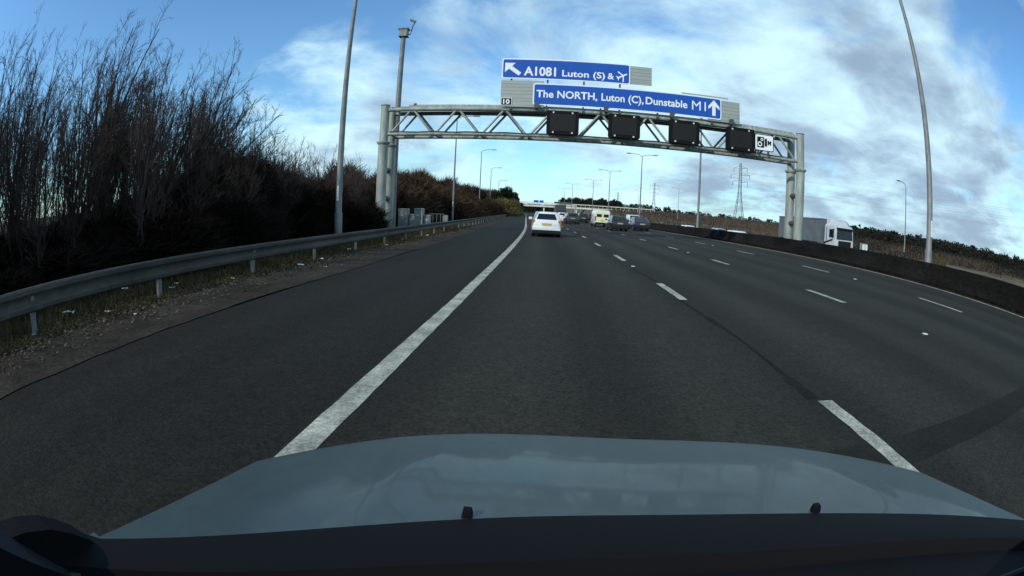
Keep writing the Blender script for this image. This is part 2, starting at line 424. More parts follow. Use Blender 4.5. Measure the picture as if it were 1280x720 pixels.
# ----------------------------------------------------------------- gantry
GY = 31.0; GX0, GX1 = -10.75, 15.62
def gantry():
    t = thing('sign_gantry', 'pale grey tubular steel truss gantry spanning the whole motorway', 'gantry', (0, GY, 0))
    ZB, ZT = 5.90, 7.45; D = 1.5
    for X in (GX0, GX1):
        for yy in (0, D):
            b = gz(X, GY + yy) - .1
            mb = MB(); mb.tube([(X, yy, b), (X, yy, 5.35)], .315, 20); mb.tube([(X, yy, 5.25), (X, yy, 5.34), (X, yy, 5.40), (X, yy, 5.43)], [.36, .43, .43, .36], 20)
            mb.tube([(X, yy, 5.43), (X, yy, ZT + .28)], .27, 20); mb.tube([(X, yy, ZT + .28), (X, yy, ZT + .32)], .31, 20)
            mb.tube([(X, yy, b), (X, yy, b + .14)], .45, 16)
            c = mb.build('column', M['gantry'], t, 40)
        for z in (1.9, 3.7):
            mb = MB(); mb.tube([(X, .25, z), (X, D - .25, z)], .17, 12); mb.build('column_strut', M['gantrydark'], t, 40)
    for yy in (0, D):
        for z, r in ((ZB, .115), (ZT, .13)):
            mb = MB(); mb.tube([(GX0 + .2, yy, z), ((GX0 + GX1) / 2, yy, z + .07), (GX1 - .2, yy, z)], r, 14); mb.build('chord', M['gantry'], t, 40)
        n = 9; L = (GX1 - GX0 - .7) / n
        for i in range(n):
            x0 = GX0 + .35 + L * i
            for a, b in (((x0 + .06, yy, ZB), (x0 + L / 2 - .05, yy, ZT)), ((x0 + L / 2 + .05, yy, ZT), (x0 + L - .06, yy, ZB))):
                mb = MB(); mb.tube([a, b], .072, 8); mb.build('diagonal_brace', M['gantry'], t, 40)
    for i in range(n + 1):
        x0 = GX0 + .35 + (GX1 - GX0 - .7) * i / n
        mb = MB(); mb.tube([(x0, .1, ZB), (x0, D - .1, ZB)], .06, 6); mb.build('cross_brace', M['gantry'], t, 40)
        if i < n:
            mb = MB(); mb.tube([(x0 + L / 2, .1, ZT), (x0 + L / 2, D - .1, ZT)], .06, 6); mb.build('cross_brace', M['gantry'], t, 40)
    mb = MB(); mb.tube([(GX0 + .4 + i * .6, -.13, ZB + .13 + .02 * math.sin(i * 1.7)) for i in range(43)], .028, 6); mb.build('cable_conduit', M['gantrydark'], t, 60)
    # walkway grating and its kick board above the top chord
    mb = MB(); mb.box(((GX0 + GX1) / 2, D / 2, ZT + .17), (GX1 - GX0 - .7, D - .2, .05)); mb.build('walkway', M['gantrydark'], t)
    mb = MB(); mb.box(((GX0 + GX1) / 2 + .5, .04, ZT + .22), (GX1 - GX0 - 2.0, .03, .17)); mb.build('kick_board', M['gantry'], t)
    for x in (-1.4, 2.7, 6.7, 10.5):
        mb = MB(); mb.box((x, -.34, ZT + .26), (.24, .3, .34)); mb.box((x, -.2, ZT + .02), (.1, .28, .2)); mb.build('sign_floodlight', M['gantrydark'], t)
    mb = MB(); mb.box((GX0 + 1.9, .1, ZT + .32), (.16, .16, .16)); mb.tube([(GX0 + 1.9, .1, ZT + .1), (GX0 + 1.9, .1, ZT + .28)], .03, 6); mb.build('beacon', M['gantrydark'], t)
gantry()

FONT = None
def text_mesh(body, x0, x1, z0, cap, y, name, m, parent, bold=.02, xscale=None):
    cu = bpy.data.curves.new(name, 'FONT'); cu.body = body; cu.size = 1; cu.offset = bold; cu.extrude = 0.0; cu.resolution_u = 3
    o = bpy.data.objects.new(name, cu); COL.objects.link(o)
    dg = bpy.context.evaluated_depsgraph_get(); dg.update()
    me = bpy.data.meshes.new_from_object(o.evaluated_get(dg)); bpy.data.objects.remove(o)
    xs = [v.co.x for v in me.vertices]; xa, xb = min(xs), max(xs)
    sx = (x1 - x0) / (xb - xa); sz = cap / .729
    for v in me.vertices: v.co = Vector((x0 + (v.co.x - xa) * sx, y, z0 + v.co.y * sz))
    me.materials.clear(); me.materials.append(m)
    o = bpy.data.objects.new(name, me); COL.objects.link(o); o.parent = parent
    return o
def poly_part(name, polys, y, m, parent, th=.006):
    mb = MB()
    for P in polys: mb.plate(P, y - th, y)
    return mb.build(name, m, parent)
def circle(x, z, r, n=20): return [(x + r * math.cos(2 * PI * k / n), z + r * math.sin(2 * PI * k / n)) for k in range(n)]
def ring_mesh(mb, x, z, r0, r1, y, n=20):
    a = circle(x, z, r0, n); b = circle(x, z, r1, n)
    mb.add([(p[0], y, p[1]) for p in a] + [(p[0], y, p[1]) for p in b], [(j, (j + 1) % n, (j + 1) % n + n, j + n) for j in range(n)])
SY = GY - .30      # face of the signs
def direction_sign(label, x0, z0, x1, z1, boards):
    t = thing('direction_sign', label, 'road sign', ((x0 + x1) / 2, SY, z0)); ox, oz = (x0 + x1) / 2, z0
    g = lambda P: [(a - ox, b - oz) for a, b in P]
    poly_part('sign_border', [g(rrect(x0, z0, x1, z1, .14))], .03, M['white'], t, .03)
    poly_part('sign_face', [g(rrect(x0 + .075, z0 + .075, x1 - .075, z1 - .075, .09))], -.004, M['blue'], t, .006)
    for (a, b, c, d) in boards:
        mb = MB(); mb.plate(g([(a, b), (c, b), (c, d), (a, d)]), .04, .075)
        for k in range(int((d - b) / .22)): mb.box(((a + c) / 2 - ox, .036, b + .12 + k * .22 - oz), (c - a - .02, .012, .012))
        mb.build('backboard', M['boarding'], t)
    n = 4
    for i in range(n):
        x = x0 + .6 + (x1 - x0 - 1.2) * i / (n - 1) - ox
        zt_, zb_ = z1 - oz - .1, 7.45 - oz
        mb = MB(); mb.box((x, .13, (zt_ + zb_) / 2), (.10, .10, zt_ - zb_)); mb.build('sign_post', M['gantrydark'], t)
    return t, ox, oz
def seg(x0, z0, x1, z1, w):
    d = Vector((x1 - x0, z1 - z0)).normalized() * w / 2; n = (-d.y, d.x)
    return [(x0 + n[0], z0 + n[1]), (x0 - n[0], z0 - n[1]), (x1 - n[0], z1 - n[1]), (x1 + n[0], z1 + n[1])]
# upper sign
xa, za, xb, zb = -3.55, 9.36, 4.12, 10.66
t, ox, oz = direction_sign('upper blue direction sign reading A1081 Luton (S) with aeroplane symbol', xa, za, xb, zb, [(xb - .6, 9.42, 5.44, 10.58)])
F = -.0125
def T(s, x0, x1, z, cap, bold=.02): return text_mesh(s, x0 - ox, x1 - ox, z - oz, cap, F, 'lettering', M['white'], t, bold)
T('A1081', -2.22, -.32, 9.60, .56, .028); T('Luton (S)', .05, 2.60, 9.62, .40); T('&', 2.76, 3.14, 9.62, .40)
g = lambda P: [(a - ox, b - oz) for a, b in P]
ax, az_ = -3.36, 10.36    # tip of the up-left arrow
poly_part('arrow', [g([(ax, az_), (ax + .62, az_), (ax + .42, az_ - .20), (ax + .98, az_ - .62), (ax + .83, az_ - .80), (ax + .24, az_ - .38), (ax, az_ - .60)])], F, M['white'], t, .003)
pxc, pzc = 3.62, 9.86; rot = R(28)
def rp(P): return [(pxc - ox + a * math.cos(rot) - b * math.sin(rot), pzc - oz + a * math.sin(rot) + b * math.cos(rot)) for a, b in P]
plane = [rp([(.36, .0), (.30, .045), (-.30, .045), (-.36, .0), (-.30, -.045), (.30, -.045)]), rp([(.10, .045), (.02, .045), (-.14, .36), (-.06, .36)]), rp([(.02, -.045), (.10, -.045), (-.06, -.36), (-.14, -.36)]), rp([(-.20, .045), (-.28, .045), (-.36, .15), (-.31, .15)]), rp([(-.28, -.045), (-.20, -.045), (-.31, -.15), (-.36, -.15)])]
poly_part('aeroplane_symbol', plane, F, M['white'], t, .003)
# lower sign
xa, za, xb, zb = -1.63, 7.76, 9.86, 9.12
t, ox, oz = direction_sign('lower blue direction sign reading The NORTH, Luton (C), Dunstable M1', xa, za, xb, zb, [(-3.55, 7.62, -1.0, 9.26), (9.0, 7.66, 11.10, 9.02)])
mb = MB(); mb.box((10.2 - 3.0 - ox + 1.6, .0575, 9.19 - oz), (3.0, .03, .08)); mb.build('top_rail', M['boarding'], t)
T('The NORTH,', -1.43, 2.18, 8.25, .46); T('Luton (C),', 2.42, 4.95, 8.25, .46); T('Dunstable', 5.08, 7.66, 8.25, .46); T('M1', 7.95, 8.84, 8.20, .60, 0)
ax = 9.36
poly_part('arrow', [g([(ax, 8.96), (ax - .36, 8.56), (ax - .36, 8.36), (ax - .11, 8.58), (ax - .11, 7.97), (ax + .11, 7.97), (ax + .11, 8.58), (ax + .36, 8.36), (ax + .36, 8.56)])], F, M['white'], t, .003)
# junction number plate
x0, z0, x1, z1 = -3.52, 7.68, -2.86, 8.16
t = thing('junction_plate', 'small black plate with number 10 on grey board left of lower sign', 'road sign', (x0, SY, z0)); ox, oz = x0, z0
poly_part('plate_border', [g(rrect(x0, z0, x1, z1, .04))], .036, M['white'], t, .03)
poly_part('plate_face', [g(rrect(x0 + .035, z0 + .035, x1 - .035, z1 - .035, .03))], .003, M['black'], t, .006)
text_mesh('10', .14, .53, .10, .29, -.006, 'lettering', M['white'], t, .03)
# signals
def signal():
    t = thing('lane_signal', '', 'signal', (0, 0, 0))
    poly_part('signal_panel', [rrect(-.95, -.72, .95, .72, .12)], 0, M['black'], t, .22)
    mb = MB(); mb.plate(rrect(-.74, -.52, .74, .52, .04), -.236, -.221); mb.build('display_face', M['plastic'], t)
    for x in (-.56, .56):
        for z in (-.60, .60):
            mb = MB(); mb.plate(circle(x, z, .055, 12), -.245, -.221); mb.build('lantern', M['lampglass'], t)
    for x in (-.45, .45):
        mb = MB(); mb.box((x, .03, -.80), (.07, .2, .26)); mb.build('bracket', M['gantrydark'], t)
    mb = MB(); mb.tube([(-.66, -.1, -.80), (.66, -.1, -.80)], .03, 6); mb.build('lower_rail', M['gantrydark'], t)
    return t
sg = signal()
labs = ['blank black lane signal panel leftmost, below the words The NORTH', 'blank black lane signal panel below the words Luton (C)', 'blank black lane signal panel below the word Dunstable', 'blank black lane signal panel beside the white camera sign']
for i, (x, z) in enumerate(((.19, 6.74), (3.83, 6.76), (7.49, 6.73), (11.13, 6.70))):
    o = sg if i == 0 else copy_tree(sg)
    o.location = (x, GY - .16, z); o['label'] = labs[i]; o['group'] = 'lane signals on the gantry truss'
# camera sign
x0, z0, x1, z1 = 12.12, 6.18, 13.46, 7.24
t = thing('camera_sign', 'white sign with black speed camera symbol at right end of gantry', 'road sign', (x0, GY - .3, z0)); ox, oz = x0, z0
poly_part('sign_border', [g(rrect(x0, z0, x1, z1, .1))], .03, M['black'], t, .03)
poly_part('sign_face', [g(rrect(x0 + .05, z0 + .05, x1 - .05, z1 - .05, .08))], -.002, M['white'], t, .006)
poly_part('camera_symbol', [rrect(.17, .20, .66, .88, .05), rrect(.70, .30, .86, .80, .02), rrect(.9, .40, 1.0, .70, .02), [(1.0, .52), (1.16, .36), (1.16, .72), (1.0, .60)]], -.0095, M['black'], t, .004)
mb = MB(); ring_mesh(mb, .36, .42, .085, .16, -.0165); ring_mesh(mb, .50, .72, .05, .095, -.0165)
mb.build('lens_rings', M['white'], t)
for bx_ in (.3, 1.0):
    mb = MB(); mb.box((bx_, .1, -.08), (.06, .2, .3)); mb.build('bracket', M['gantrydark'], t)

# ----------------------------------------------------------------- lamp posts
def lamp_post(label, x, y, h, arms, rot, group, r0=.125, sticker=True, z=None, arm=1.9):
    z = gz(x, y) - .08 if z is None else z
    t = thing('lamp_post', label, 'lamp post', (x, y, z), rot, group)
    mb = MB(); mb.tube([(0, 0, 0), (0, 0, 1.25), (0, 0, 1.3), (0, 0, h * .5), (0, 0, h)], [r0, r0, r0 * .82, r0 * .70, r0 * .42], 12); mb.build('pole', M['galv'], t, 40)
    for a in arms:
        mb = MB(); mb.tube([(0, 0, h - .02), (a * .25, 0, h + .22), (a * .7, 0, h + .36), (a * arm, 0, h + .42)], .045, 8); mb.build('lamp_arm', M['galv'], t, 50)
        mb = MB(); e = a * (arm + .35)
        mb.ring([[(e - .42 * a + .0, dy, h + .36 + dz) for dy, dz in ((-.09, 0), (.09, 0), (.06, .12), (-.06, .12))], [(e, dy, h + .34 + dz) for dy, dz in ((-.15, 0), (.15, 0), (.1, .17), (-.1, .17))], [(e + .40 * a, dy, h + .38 + dz) for dy, dz in ((-.1, 0), (.1, 0), (.06, .09), (-.06, .09))]])
        mb.build('lamp_head', M['galv'], t, 30)
    if sticker:
        mb = MB(); mb.box((0, -r0 * .8, 2.1), (.075, .03, .62)); pl = mb.build('number_plate', M['white'], t)
        for k in range(4):
            mb = MB(); mb.tube([(-.018, -r0 * .8 - .017, 1.9 + k * .13), (.018, -r0 * .8 - .017, 1.93 + k * .13)], .007, 4); mb.build('smudged_figure', M['plastic'], pl)
lx = lambda y, s: cx(y) + s
GL = 'lamp posts along the left verge'
ords = ['tall grey lamp post behind guard rail, nearest on the left, cut by picture top', 'lamp post whose pole rises behind the left part of the gantry truss', 'single arm lamp post on left verge, first one right of the gantry truss pole', 'single arm lamp post on left verge, second beyond the gantry, left of tall evergreens', 'slim lamp post before the tall evergreens on the left verge', 'slim pale lamp post in front of the sunlit tan brush, left one', 'slim pale lamp post in front of the sunlit tan brush, right one', 'farthest pale lamp post on the left verge near the bend']
for i, y in enumerate((20.5, 59, 92, 131, 168, 205, 242, 280)):
    if i == 0: x = -9.0
    else: x = y * math.tan(R([0, -11.2, -8.35, -7.2, -6.3, -5.6, -5.1, -4.75][i]))
    lamp_post(ords[i], x, y, 12 if i < 4 else 11, (1,), heading(y), GL, .17 if i == 0 else .13)
GM = 'lamp posts in the central reserve'
ords = ['tall dark lamp post on the right behind central barrier, nearest and cut by picture top', 'dark twin arm lamp post seen below the gap left of the fourth lane signal', 'twin arm lamp post in central reserve beyond the black cars, its head under the gantry', 'twin arm lamp post in central reserve above the yellow backed van', 'small twin arm lamp post in central reserve, fifth from the camera', 'faint twin arm lamp post in central reserve near the far bridge', 'farthest twin arm lamp post in central reserve before the bridge']
for i, y in enumerate((15.5, 50, 84, 118, 152, 188, 226)):
    x = [14.45, 13.95, 13.6, 11.9, 10.6, None, None][i]
    if x is None: x = cx(y) + 16.2
    lamp_post(ords[i], x, y, 14 if i == 0 else 12, (1, -1), heading(y), GM, .19 if i == 0 else .145, i == 0)
GR = 'lamp posts beyond the opposite carriageway'
lamp_post('slender lamp post right of the lorry with its arm reaching left over the far carriageway', 47.5, 57.2, 9.6, (-1,), heading(57), GR, .12, False, arm=1.3)
lamp_post('slender lamp post on the far side of the opposite carriageway, right of the smaller pylon', 44, 185, 11, (-1,), heading(120), GR, .11, False)
lamp_post('slender lamp post on far side of opposite carriageway, below the smaller pylon', 38, 240, 11, (-1,), heading(120), GR, .11, False)

# CCTV mast
def mast():
    t = thing('camera_mast', 'tall grey mast with box head and small camera arm behind gantry column', 'mast', (-11.35, 35.4, gz(-11.35, 35.4) - .1))
    H = 14.2
    mb = MB(); mb.tube([(0, 0, 0), (0, 0, 2), (0, 0, H)], [.24, .23, .17], 14); mb.build('pole', M['galv'], t, 40)
    mb = MB(); mb.ring([[(-.26, -.26, H), (.26, -.26, H), (.26, .26, H), (-.26, .26, H)], [(-.30, -.28, H + .5), (.30, -.28, H + .5), (.30, .28, H + .5), (-.30, .28, H + .5)]]); mb.box((-.02, 0, H + .55), (.78, .66, .1)); mb.box((0, 0, H - .04), (.66, .6, .07)); mb.build('head_box', M['galv'], t)
    mb = MB(); mb.tube([(.25, 0, H + .05), (.5, 0, H + .12), (.56, 0, H + .4), (.62, 0, H + .75), (.78, 0, H + 1.1)], .045, 7); mb.build('camera_arm', M['gantrydark'], t, 50)
    mb = MB(); mb.box((.62, 0, H + 1.18), (.42, .16, .15), rot=Matrix.Rotation(R(24), 3, 'Y')); mb.box((.42, 0, H + 1.30), (.1, .1, .12)); mb.build('camera', M['gantrydark'], t)
mast()

# ----------------------------------------------------------------- roadside cabinets
def cabinet(label, x, y, w, d, h):
    z = gz(x, y) - .08
    t = thing('roadside_cabinet', label, 'cabinet', (x, y, z), 0, 'cabinets behind the guard rail')
    mb = MB(); mb.box((0, 0, h / 2), (w, d, h)); mb.build('cabinet_body', M['cabinet'], t)
    mb = MB(); mb.ring([[(a * (w / 2 + .03), b * (d / 2 + .03), h) for a, b in ((-1, -1), (1, -1), (1, 1), (-1, 1))], [(a * (w / 2 + .03), b * (d / 2 + .03), h + .04) for a, b in ((-1, -1), (1, -1), (1, 1), (-1, 1))], [(a * w / 2 * .8, b * d / 2 * .8, h + .075) for a, b in ((-1, -1), (1, -1), (1, 1), (-1, 1))]]); mb.build('cabinet_lid', M['cabinet'], t)
    mb = MB(); mb.box((0, -d / 2 - .008, h * .52), (w * .9, .012, h * .88)); dr = mb.build('door', M['cabinet'], t)
    mb = MB(); mb.box((w * .3, -d / 2 - .03, h * .55), (.03, .03, .14)); mb.build('handle', M['gantrydark'], dr)
    mb = MB(); mb.box((-.05, -d / 2 - .018, h * .7), (.10, .006, .08)); mb.build('warning_label', M['white'], dr)
cabinet('tall grey roadside cabinet next to the gantry column, leftmost of four', -11.05, 37.2, .72, .5, 1.42)
cabinet('short grey roadside cabinet between the two tall cabinets', -10.43, 37.4, .42, .4, 1.02)
cabinet('tall grey roadside cabinet, second tall one from the gantry column', -9.86, 37.2, .64, .5, 1.45)
cabinet('short grey roadside cabinet at right end of the row of four', -9.28, 37.4, .44, .4, .98)
t = thing('safety_railing', 'small tubular steel railing frame right of the grey cabinets', 'railing', (-9.6, 42, gz(-9.6, 42) - .05))
mb = MB(); mb.tube([(-.6, 0, 0), (-.6, 0, 1.05), (.6, 0, 1.05), (.6, 0, 0)], .028, 6); mb.build('frame', M['galv'], t)
for k in range(3):
    mb = MB(); mb.tube([(-.35 + .32 * k, 0, .25), (-.35 + .32 * k, 0, 1.03)], .022, 6); mb.build('bar', M['galv'], t)
mb = MB(); mb.tube([(-.6, 0, .25), (.6, 0, .25)], .022, 6); mb.build('lower_rail', M['galv'], t)
t = thing('marker_cabinet', 'small grey marker post box left of the second lamp post', 'cabinet', (-9.75, 46, gz(-9.75, 46) - .05))
mb = MB(); mb.box((0, 0, .35), (.12, .12, .7)); mb.build('post', M['galv'], t); mb = MB(); mb.plate(rrect(-.22, .3, .22, .92, .05), -.12, .12); mb.build('box', M['cabinet'], t)
t = thing('roadside_box', 'small white twin panel box on the far verge right of the lorry', 'cabinet', (31.0, 45, gz(31.0, 45)), .2)
mb = MB(); mb.box((0, 0, .9), (.9, .4, 1.5)); mb.build('box', M['cabinet'], t); mb = MB(); mb.box((-.23, -.21, .95), (.36, .02, 1.2)); mb.box((.23, -.21, .95), (.36, .02, 1.2)); mb.build('panel', M['white'], t)

# ----------------------------------------------------------------- vegetation
def stem_path(rnd, p, d, L, n, bend):
    pts = [Vector(p)]; d = Vector(d).normalized()
    for i in range(n):
        d = (d + Vector((rnd.gauss(0, bend), rnd.gauss(0, bend), .035)) + Vector((.006, .003, 0))).normalized(); pts.append(pts[-1] + d * L / n)
    return pts
def tree_meshes(seed, h=6.0, stems=3, spread=.16, root=.65):
    """several stems that fork, with steep branches and tangled fine twigs, leafless"""
    rnd = random.Random(seed); tr = MB(); cr = MB()
    def side(pts, f):
        i = f * (len(pts) - 1); k = min(int(i), len(pts) - 2); return pts[k].lerp(pts[k + 1], i - k), (pts[k + 1] - pts[k]).normalized()
    def rv(): return Vector((rnd.gauss(0, 1), rnd.gauss(0, 1), rnd.gauss(.15, .7))).normalized()
    def twigs(bp, bl, n):
        for w in range(n):
            q2, d2 = side(bp, rnd.uniform(.1, 1) ** .8); td = d2 + rv() * rnd.uniform(.45, 1.1) + Vector((.05, .02, .06))
            tl = bl * rnd.uniform(.22, .5); tp = stem_path(rnd, q2, td, tl, 3, .11)
            cr.tube(tp, [.0055, .005, .0042, .003], 3, caps=False)
            for e in range(rnd.randint(1, 3)):
                q3, d3 = side(tp, rnd.uniform(.15, .95)); cr.tube([q3, q3 + (d3 + rv() * .8).normalized() * tl * rnd.uniform(.25, .6)], [.0042, .0028], 3, caps=False)
    def limb(q, d, L, r, f0, nb):
        p = stem_path(rnd, q, d, L, 7, .055)
        tr.tube(p, [r * (1 - .85 * (i / 7)) + .004 for i in range(8)], 5)
        for b in range(nb):
            f = rnd.uniform(f0, .97); q1, d1 = side(p, f)
            bd = d1 + rv() * rnd.uniform(.5, 1.15) + Vector((.05, .02, .04))
            bl = L * rnd.uniform(.14, .42) * (1.15 - .62 * f); bp = stem_path(rnd, q1, bd, bl, 5, .10)
            cr.tube(bp, [.010 * (1 - .55 * i / 5) for i in range(6)], 3, caps=False)
            twigs(bp, bl, rnd.randint(5, 8))
        return p
    for st in range(stems):
        a = rnd.uniform(0, 6.3); L = h * rnd.uniform(.70, 1.04); sp = spread * rnd.uniform(.3, 1.6)
        r0 = (.012 + .006 * h * rnd.uniform(.5, 1.3)) * (L / h)
        p = limb((rnd.gauss(0, root), rnd.gauss(0, root), -.1), (math.cos(a) * sp + .08, math.sin(a) * sp, 1), L, r0, .15, rnd.randint(9, 13))
        for k in range(rnd.randint(1, 3)):       # forks of the stem
            f = rnd.uniform(.2, .55); q, d = side(p, f); a = rnd.uniform(0, 6.3)
            limb(q, d + Vector((math.cos(a), math.sin(a), 0)) * rnd.uniform(.25, .5), L * (1 - f) * rnd.uniform(.65, .95), r0 * .55, .2, rnd.randint(5, 8))
    return tr, cr
protos = []
for k in range(7):
    tr, cr = tree_meshes(100 + k, 6.0, 4 + k % 3, (.12, .3, .2, .36, .16, .26, .4)[k], (.4, .7, .5, .8, .6, .3, .7)[k])
    t = thing('bare_tree', 'leafless young tree with many thin upright stems in the dark thicket', 'tree', (0, 0, -50), 0, 'bare trees in the thicket on the left')
    tr.build('trunk', M['bark'], t, 60); cr.build('crown', M['twig'], t)
    protos.append(t)
def lut(T, a):
    if a <= T[0][0]: return T[0][1]
    for (a0, v0), (a1, v1) in zip(T, T[1:]):
        if a <= a1: return v0 + (v1 - v0) * (a - a0) / (a1 - a0)
    return T[-1][1]
EL = [(-90, 19), (-68, 17.5), (-60, 17.8), (-48, 19.0), (-43, 15.5), (-38, 12.5), (-32, 8.2), (-26, 6.0), (-21, 4.6), (-15, 4.0), (-10, 3)]
ES = [(-90, .2), (-58, .6), (-50, 1.2), (-45, 3.2), (-40, 6.4), (-34, 7.0), (-30, 4.6), (-25, 3.6), (-20, 3.0), (-15, 3.2), (-10, 2.3), (-6, 1.6), (-4, 1.2)]
used = [False] * 7; rnd = random.Random(31); n = 0
rows = [(-8.6, .93), (-9.9, .98), (-11.3, 1.0), (-12.9, 1.0), (-14.8, 1.04)]
for ri, (s, hk) in enumerate(rows):
    y = -7.0 + ri * .9
    while y < 42:
        yy = y + rnd.uniform(-.7, .7); x = cx(yy) + s + rnd.uniform(-.7, .7)
        y += rnd.uniform(1.45, 2.35) * (1 if yy < 20 else 1.4)
        if abs(x + 9.0) < .8 and abs(yy - 20.5) < 1.0: continue
        if yy > 26 and x > -12.6: continue
        az = math.degrees(math.atan2(x, yy)); d = math.hypot(x, yy)
        z = gz(x, yy) - .05
        h = 1.35 - z + d * math.tan(R(lut(EL, az))) * rnd.uniform(.66, 1.08) * hk
        h = max(2.4, min(h, 9.0))
        i = rnd.randrange(7)
        o = protos[i] if not used[i] else copy_tree(protos[i]); used[i] = True
        k = h / 6.0
        o.location = (x, yy, z); o.scale = (k * rnd.uniform(.85, 1.05), k * rnd.uniform(.85, 1.05), k); o.rotation_euler = (rnd.gauss(0, .05), rnd.gauss(.02, .06), rnd.uniform(-2.2, 2.2)); n += 1
print('trees', n)

def shrub_mesh(seed, n, w=1.3, h=2.4, wid=.011, L=.55):
    """mound of crossing arching stems and short twigs (no leaves)"""
    rnd = random.Random(seed); mb = MB()
    for i in range(n):
        a = rnd.uniform(0, 6.3); rr = math.sqrt(rnd.random()); t = rnd.random() ** .75
        cz = h * t * (1 - .30 * rr * rr); c = Vector((math.cos(a) * rr * w * (1 - .35 * t), math.sin(a) * rr * w * (1 - .35 * t), cz))
        d = Vector((math.cos(a) * .5 + rnd.gauss(0, .45), math.sin(a) * .5 + rnd.gauss(0, .45), rnd.uniform(.1, 1.25))).normalized()
        ln = L * rnd.uniform(.5, 1.4); u = d.cross(Vector((rnd.gauss(0, 1), rnd.gauss(0, 1), rnd.gauss(0, 1)))).normalized() * wid * rnd.uniform(.6, 1.5)
        p1 = c + d * ln * .5 + Vector((rnd.gauss(0, .04), rnd.gauss(0, .04), 0)); p2 = c + d * ln
        mb.add([c - u, c + u, p1 + u * .8, p1 - u * .8, p2], [(0, 1, 2, 3), (3, 2, 4)])
    return mb
def shrub_set(label, group, m, seeds, n, **kw):
    out = []
    for s in seeds:
        o = shrub_mesh(s, n, **kw).build('shrub', m); tag(o, label, 'shrub', group); o.location = (0, 0, -50); out.append(o)
    return out
pool = {}
def place(pr, x, y, h, w, rot, base=2.4, zo=-.1):
    key = id(pr); o = pr
    if pool.get(pr.name): o = pr.copy(); COL.objects.link(o)
    pool[pr.name] = True
    o.location = (x, y, gz(x, y) + zo); o.scale = (w / 1.3, w / 1.3, h / base); o.rotation_euler = (0, 0, rot)
    return o
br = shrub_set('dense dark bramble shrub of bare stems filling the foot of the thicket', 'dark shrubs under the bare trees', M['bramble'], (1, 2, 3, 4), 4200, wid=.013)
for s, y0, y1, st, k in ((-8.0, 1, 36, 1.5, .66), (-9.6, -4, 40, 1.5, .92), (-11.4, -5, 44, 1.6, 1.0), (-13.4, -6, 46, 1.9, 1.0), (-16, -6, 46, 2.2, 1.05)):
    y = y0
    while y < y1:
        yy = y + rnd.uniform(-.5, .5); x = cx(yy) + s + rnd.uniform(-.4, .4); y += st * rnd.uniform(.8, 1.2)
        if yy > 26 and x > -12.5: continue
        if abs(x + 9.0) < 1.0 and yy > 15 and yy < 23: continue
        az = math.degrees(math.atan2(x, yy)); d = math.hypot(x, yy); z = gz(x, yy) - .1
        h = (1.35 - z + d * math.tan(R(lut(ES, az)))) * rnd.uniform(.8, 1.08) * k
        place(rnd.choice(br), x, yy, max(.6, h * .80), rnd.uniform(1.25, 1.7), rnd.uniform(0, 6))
hb = shrub_set('brown leafless shrub in the dense hedge beyond the gantry', 'brown hedge shrubs beyond the gantry', M['brown'], (11, 12, 13), 4200, w=1.3, h=2.4, wid=.02, L=.5)
for s, y0, y1, st, k in ((-9.6, 62, 190, 3.2, .72), (-12.0, 40, 250, 3.2, .95), (-15, 42, 330, 4, 1.1)):
    y = y0
    while y < y1:
        yy = y + rnd.uniform(-.8, .8); x = cx(yy) + s + rnd.uniform(-.7, .7); y += st * rnd.uniform(.8, 1.2) * (1 + yy / 160)
        az = math.degrees(math.atan2(x, yy)); d = math.hypot(x, yy); z = gz(x, yy) - .1
        h = (1.35 - z + d * math.tan(R(lut(ES, az)))) * rnd.uniform(.8, 1.08) * k
        place(rnd.choice(hb), x, yy, max(1.5, h), rnd.uniform(2.1, 2.9), rnd.uniform(0, 6))
tb = shrub_set('sunlit tan shrub below the tall evergreens on the left verge', 'tan shrubs under the evergreens', M['tan'], (15, 16), 3000, w=1.3, h=2.4, wid=.03, L=.5)
for x, y, h, w in ((-14.2, 138, 4.6, 3.0), (-13.3, 150, 4.9, 3.2), (-13.6, 162, 5.0, 3.2), (-14.2, 175, 5.0, 3.2), (-15, 188, 4.4, 3.4), (-15.6, 202, 4.4, 3.2)):
    place(rnd.choice(tb), x, y, h, w, rnd.uniform(0, 6))
# tall dark evergreens
def evergreen(label, x, y, h, w, seed):
    rnd = random.Random(seed); z = gz(x, y) - .1
    t = thing('evergreen_tree', label, 'tree', (x, y, z), 0, 'evergreens on the left verge')
    mb = MB(); mb.tube([(0, 0, 0), (.1, 0, h * .5), (0, .1, h * .9)], [.28, .2, .06], 8); mb.build('trunk', M['bark'], t, 60)
    mb = MB(); lobes = [(rnd.gauss(0, w * .34), rnd.gauss(0, w * .34), h * rnd.uniform(.35, .9), rnd.uniform(.28, .45) * w) for _ in range(9)]
    for i in range(5200):
        lx_, ly, lz, lr = rnd.choice(lobes); d = Vector((rnd.gauss(0, 1), rnd.gauss(0, 1), rnd.gauss(0, 1))).normalized() * lr * rnd.random() ** .33
        c = Vector((lx_, ly, lz)) + d; u = Vector((rnd.gauss(0, 1), rnd.gauss(0, 1), rnd.gauss(0, .6))).normalized(); v = u.cross(Vector((rnd.gauss(0, 1), rnd.gauss(0, 1), rnd.gauss(0, 1)))).normalized()
        q = rnd.uniform(.12, .26); mb.add([c + u * q, c + v * q * .6, c - u * q, c - v * q * .6], [(0, 1, 2, 3)])
    mb.build('crown', M['conifer'], t)
evergreen('tall dark evergreen tree, left of the pair above the sunlit brush', -15.5, 148, 8.3, 4.2, 1)
evergreen('tall dark evergreen tree, right of the pair above the sunlit brush', -14.7, 168, 8.8, 4.2, 2)
evergreen('lower dark evergreen tree just right of the tall pair', -14.5, 182, 7.8, 4.0, 3)
evergreen('small dark evergreen poking above the brown hedge left of second lamp post', -17.2, 72, 5.2, 2.2, 4)
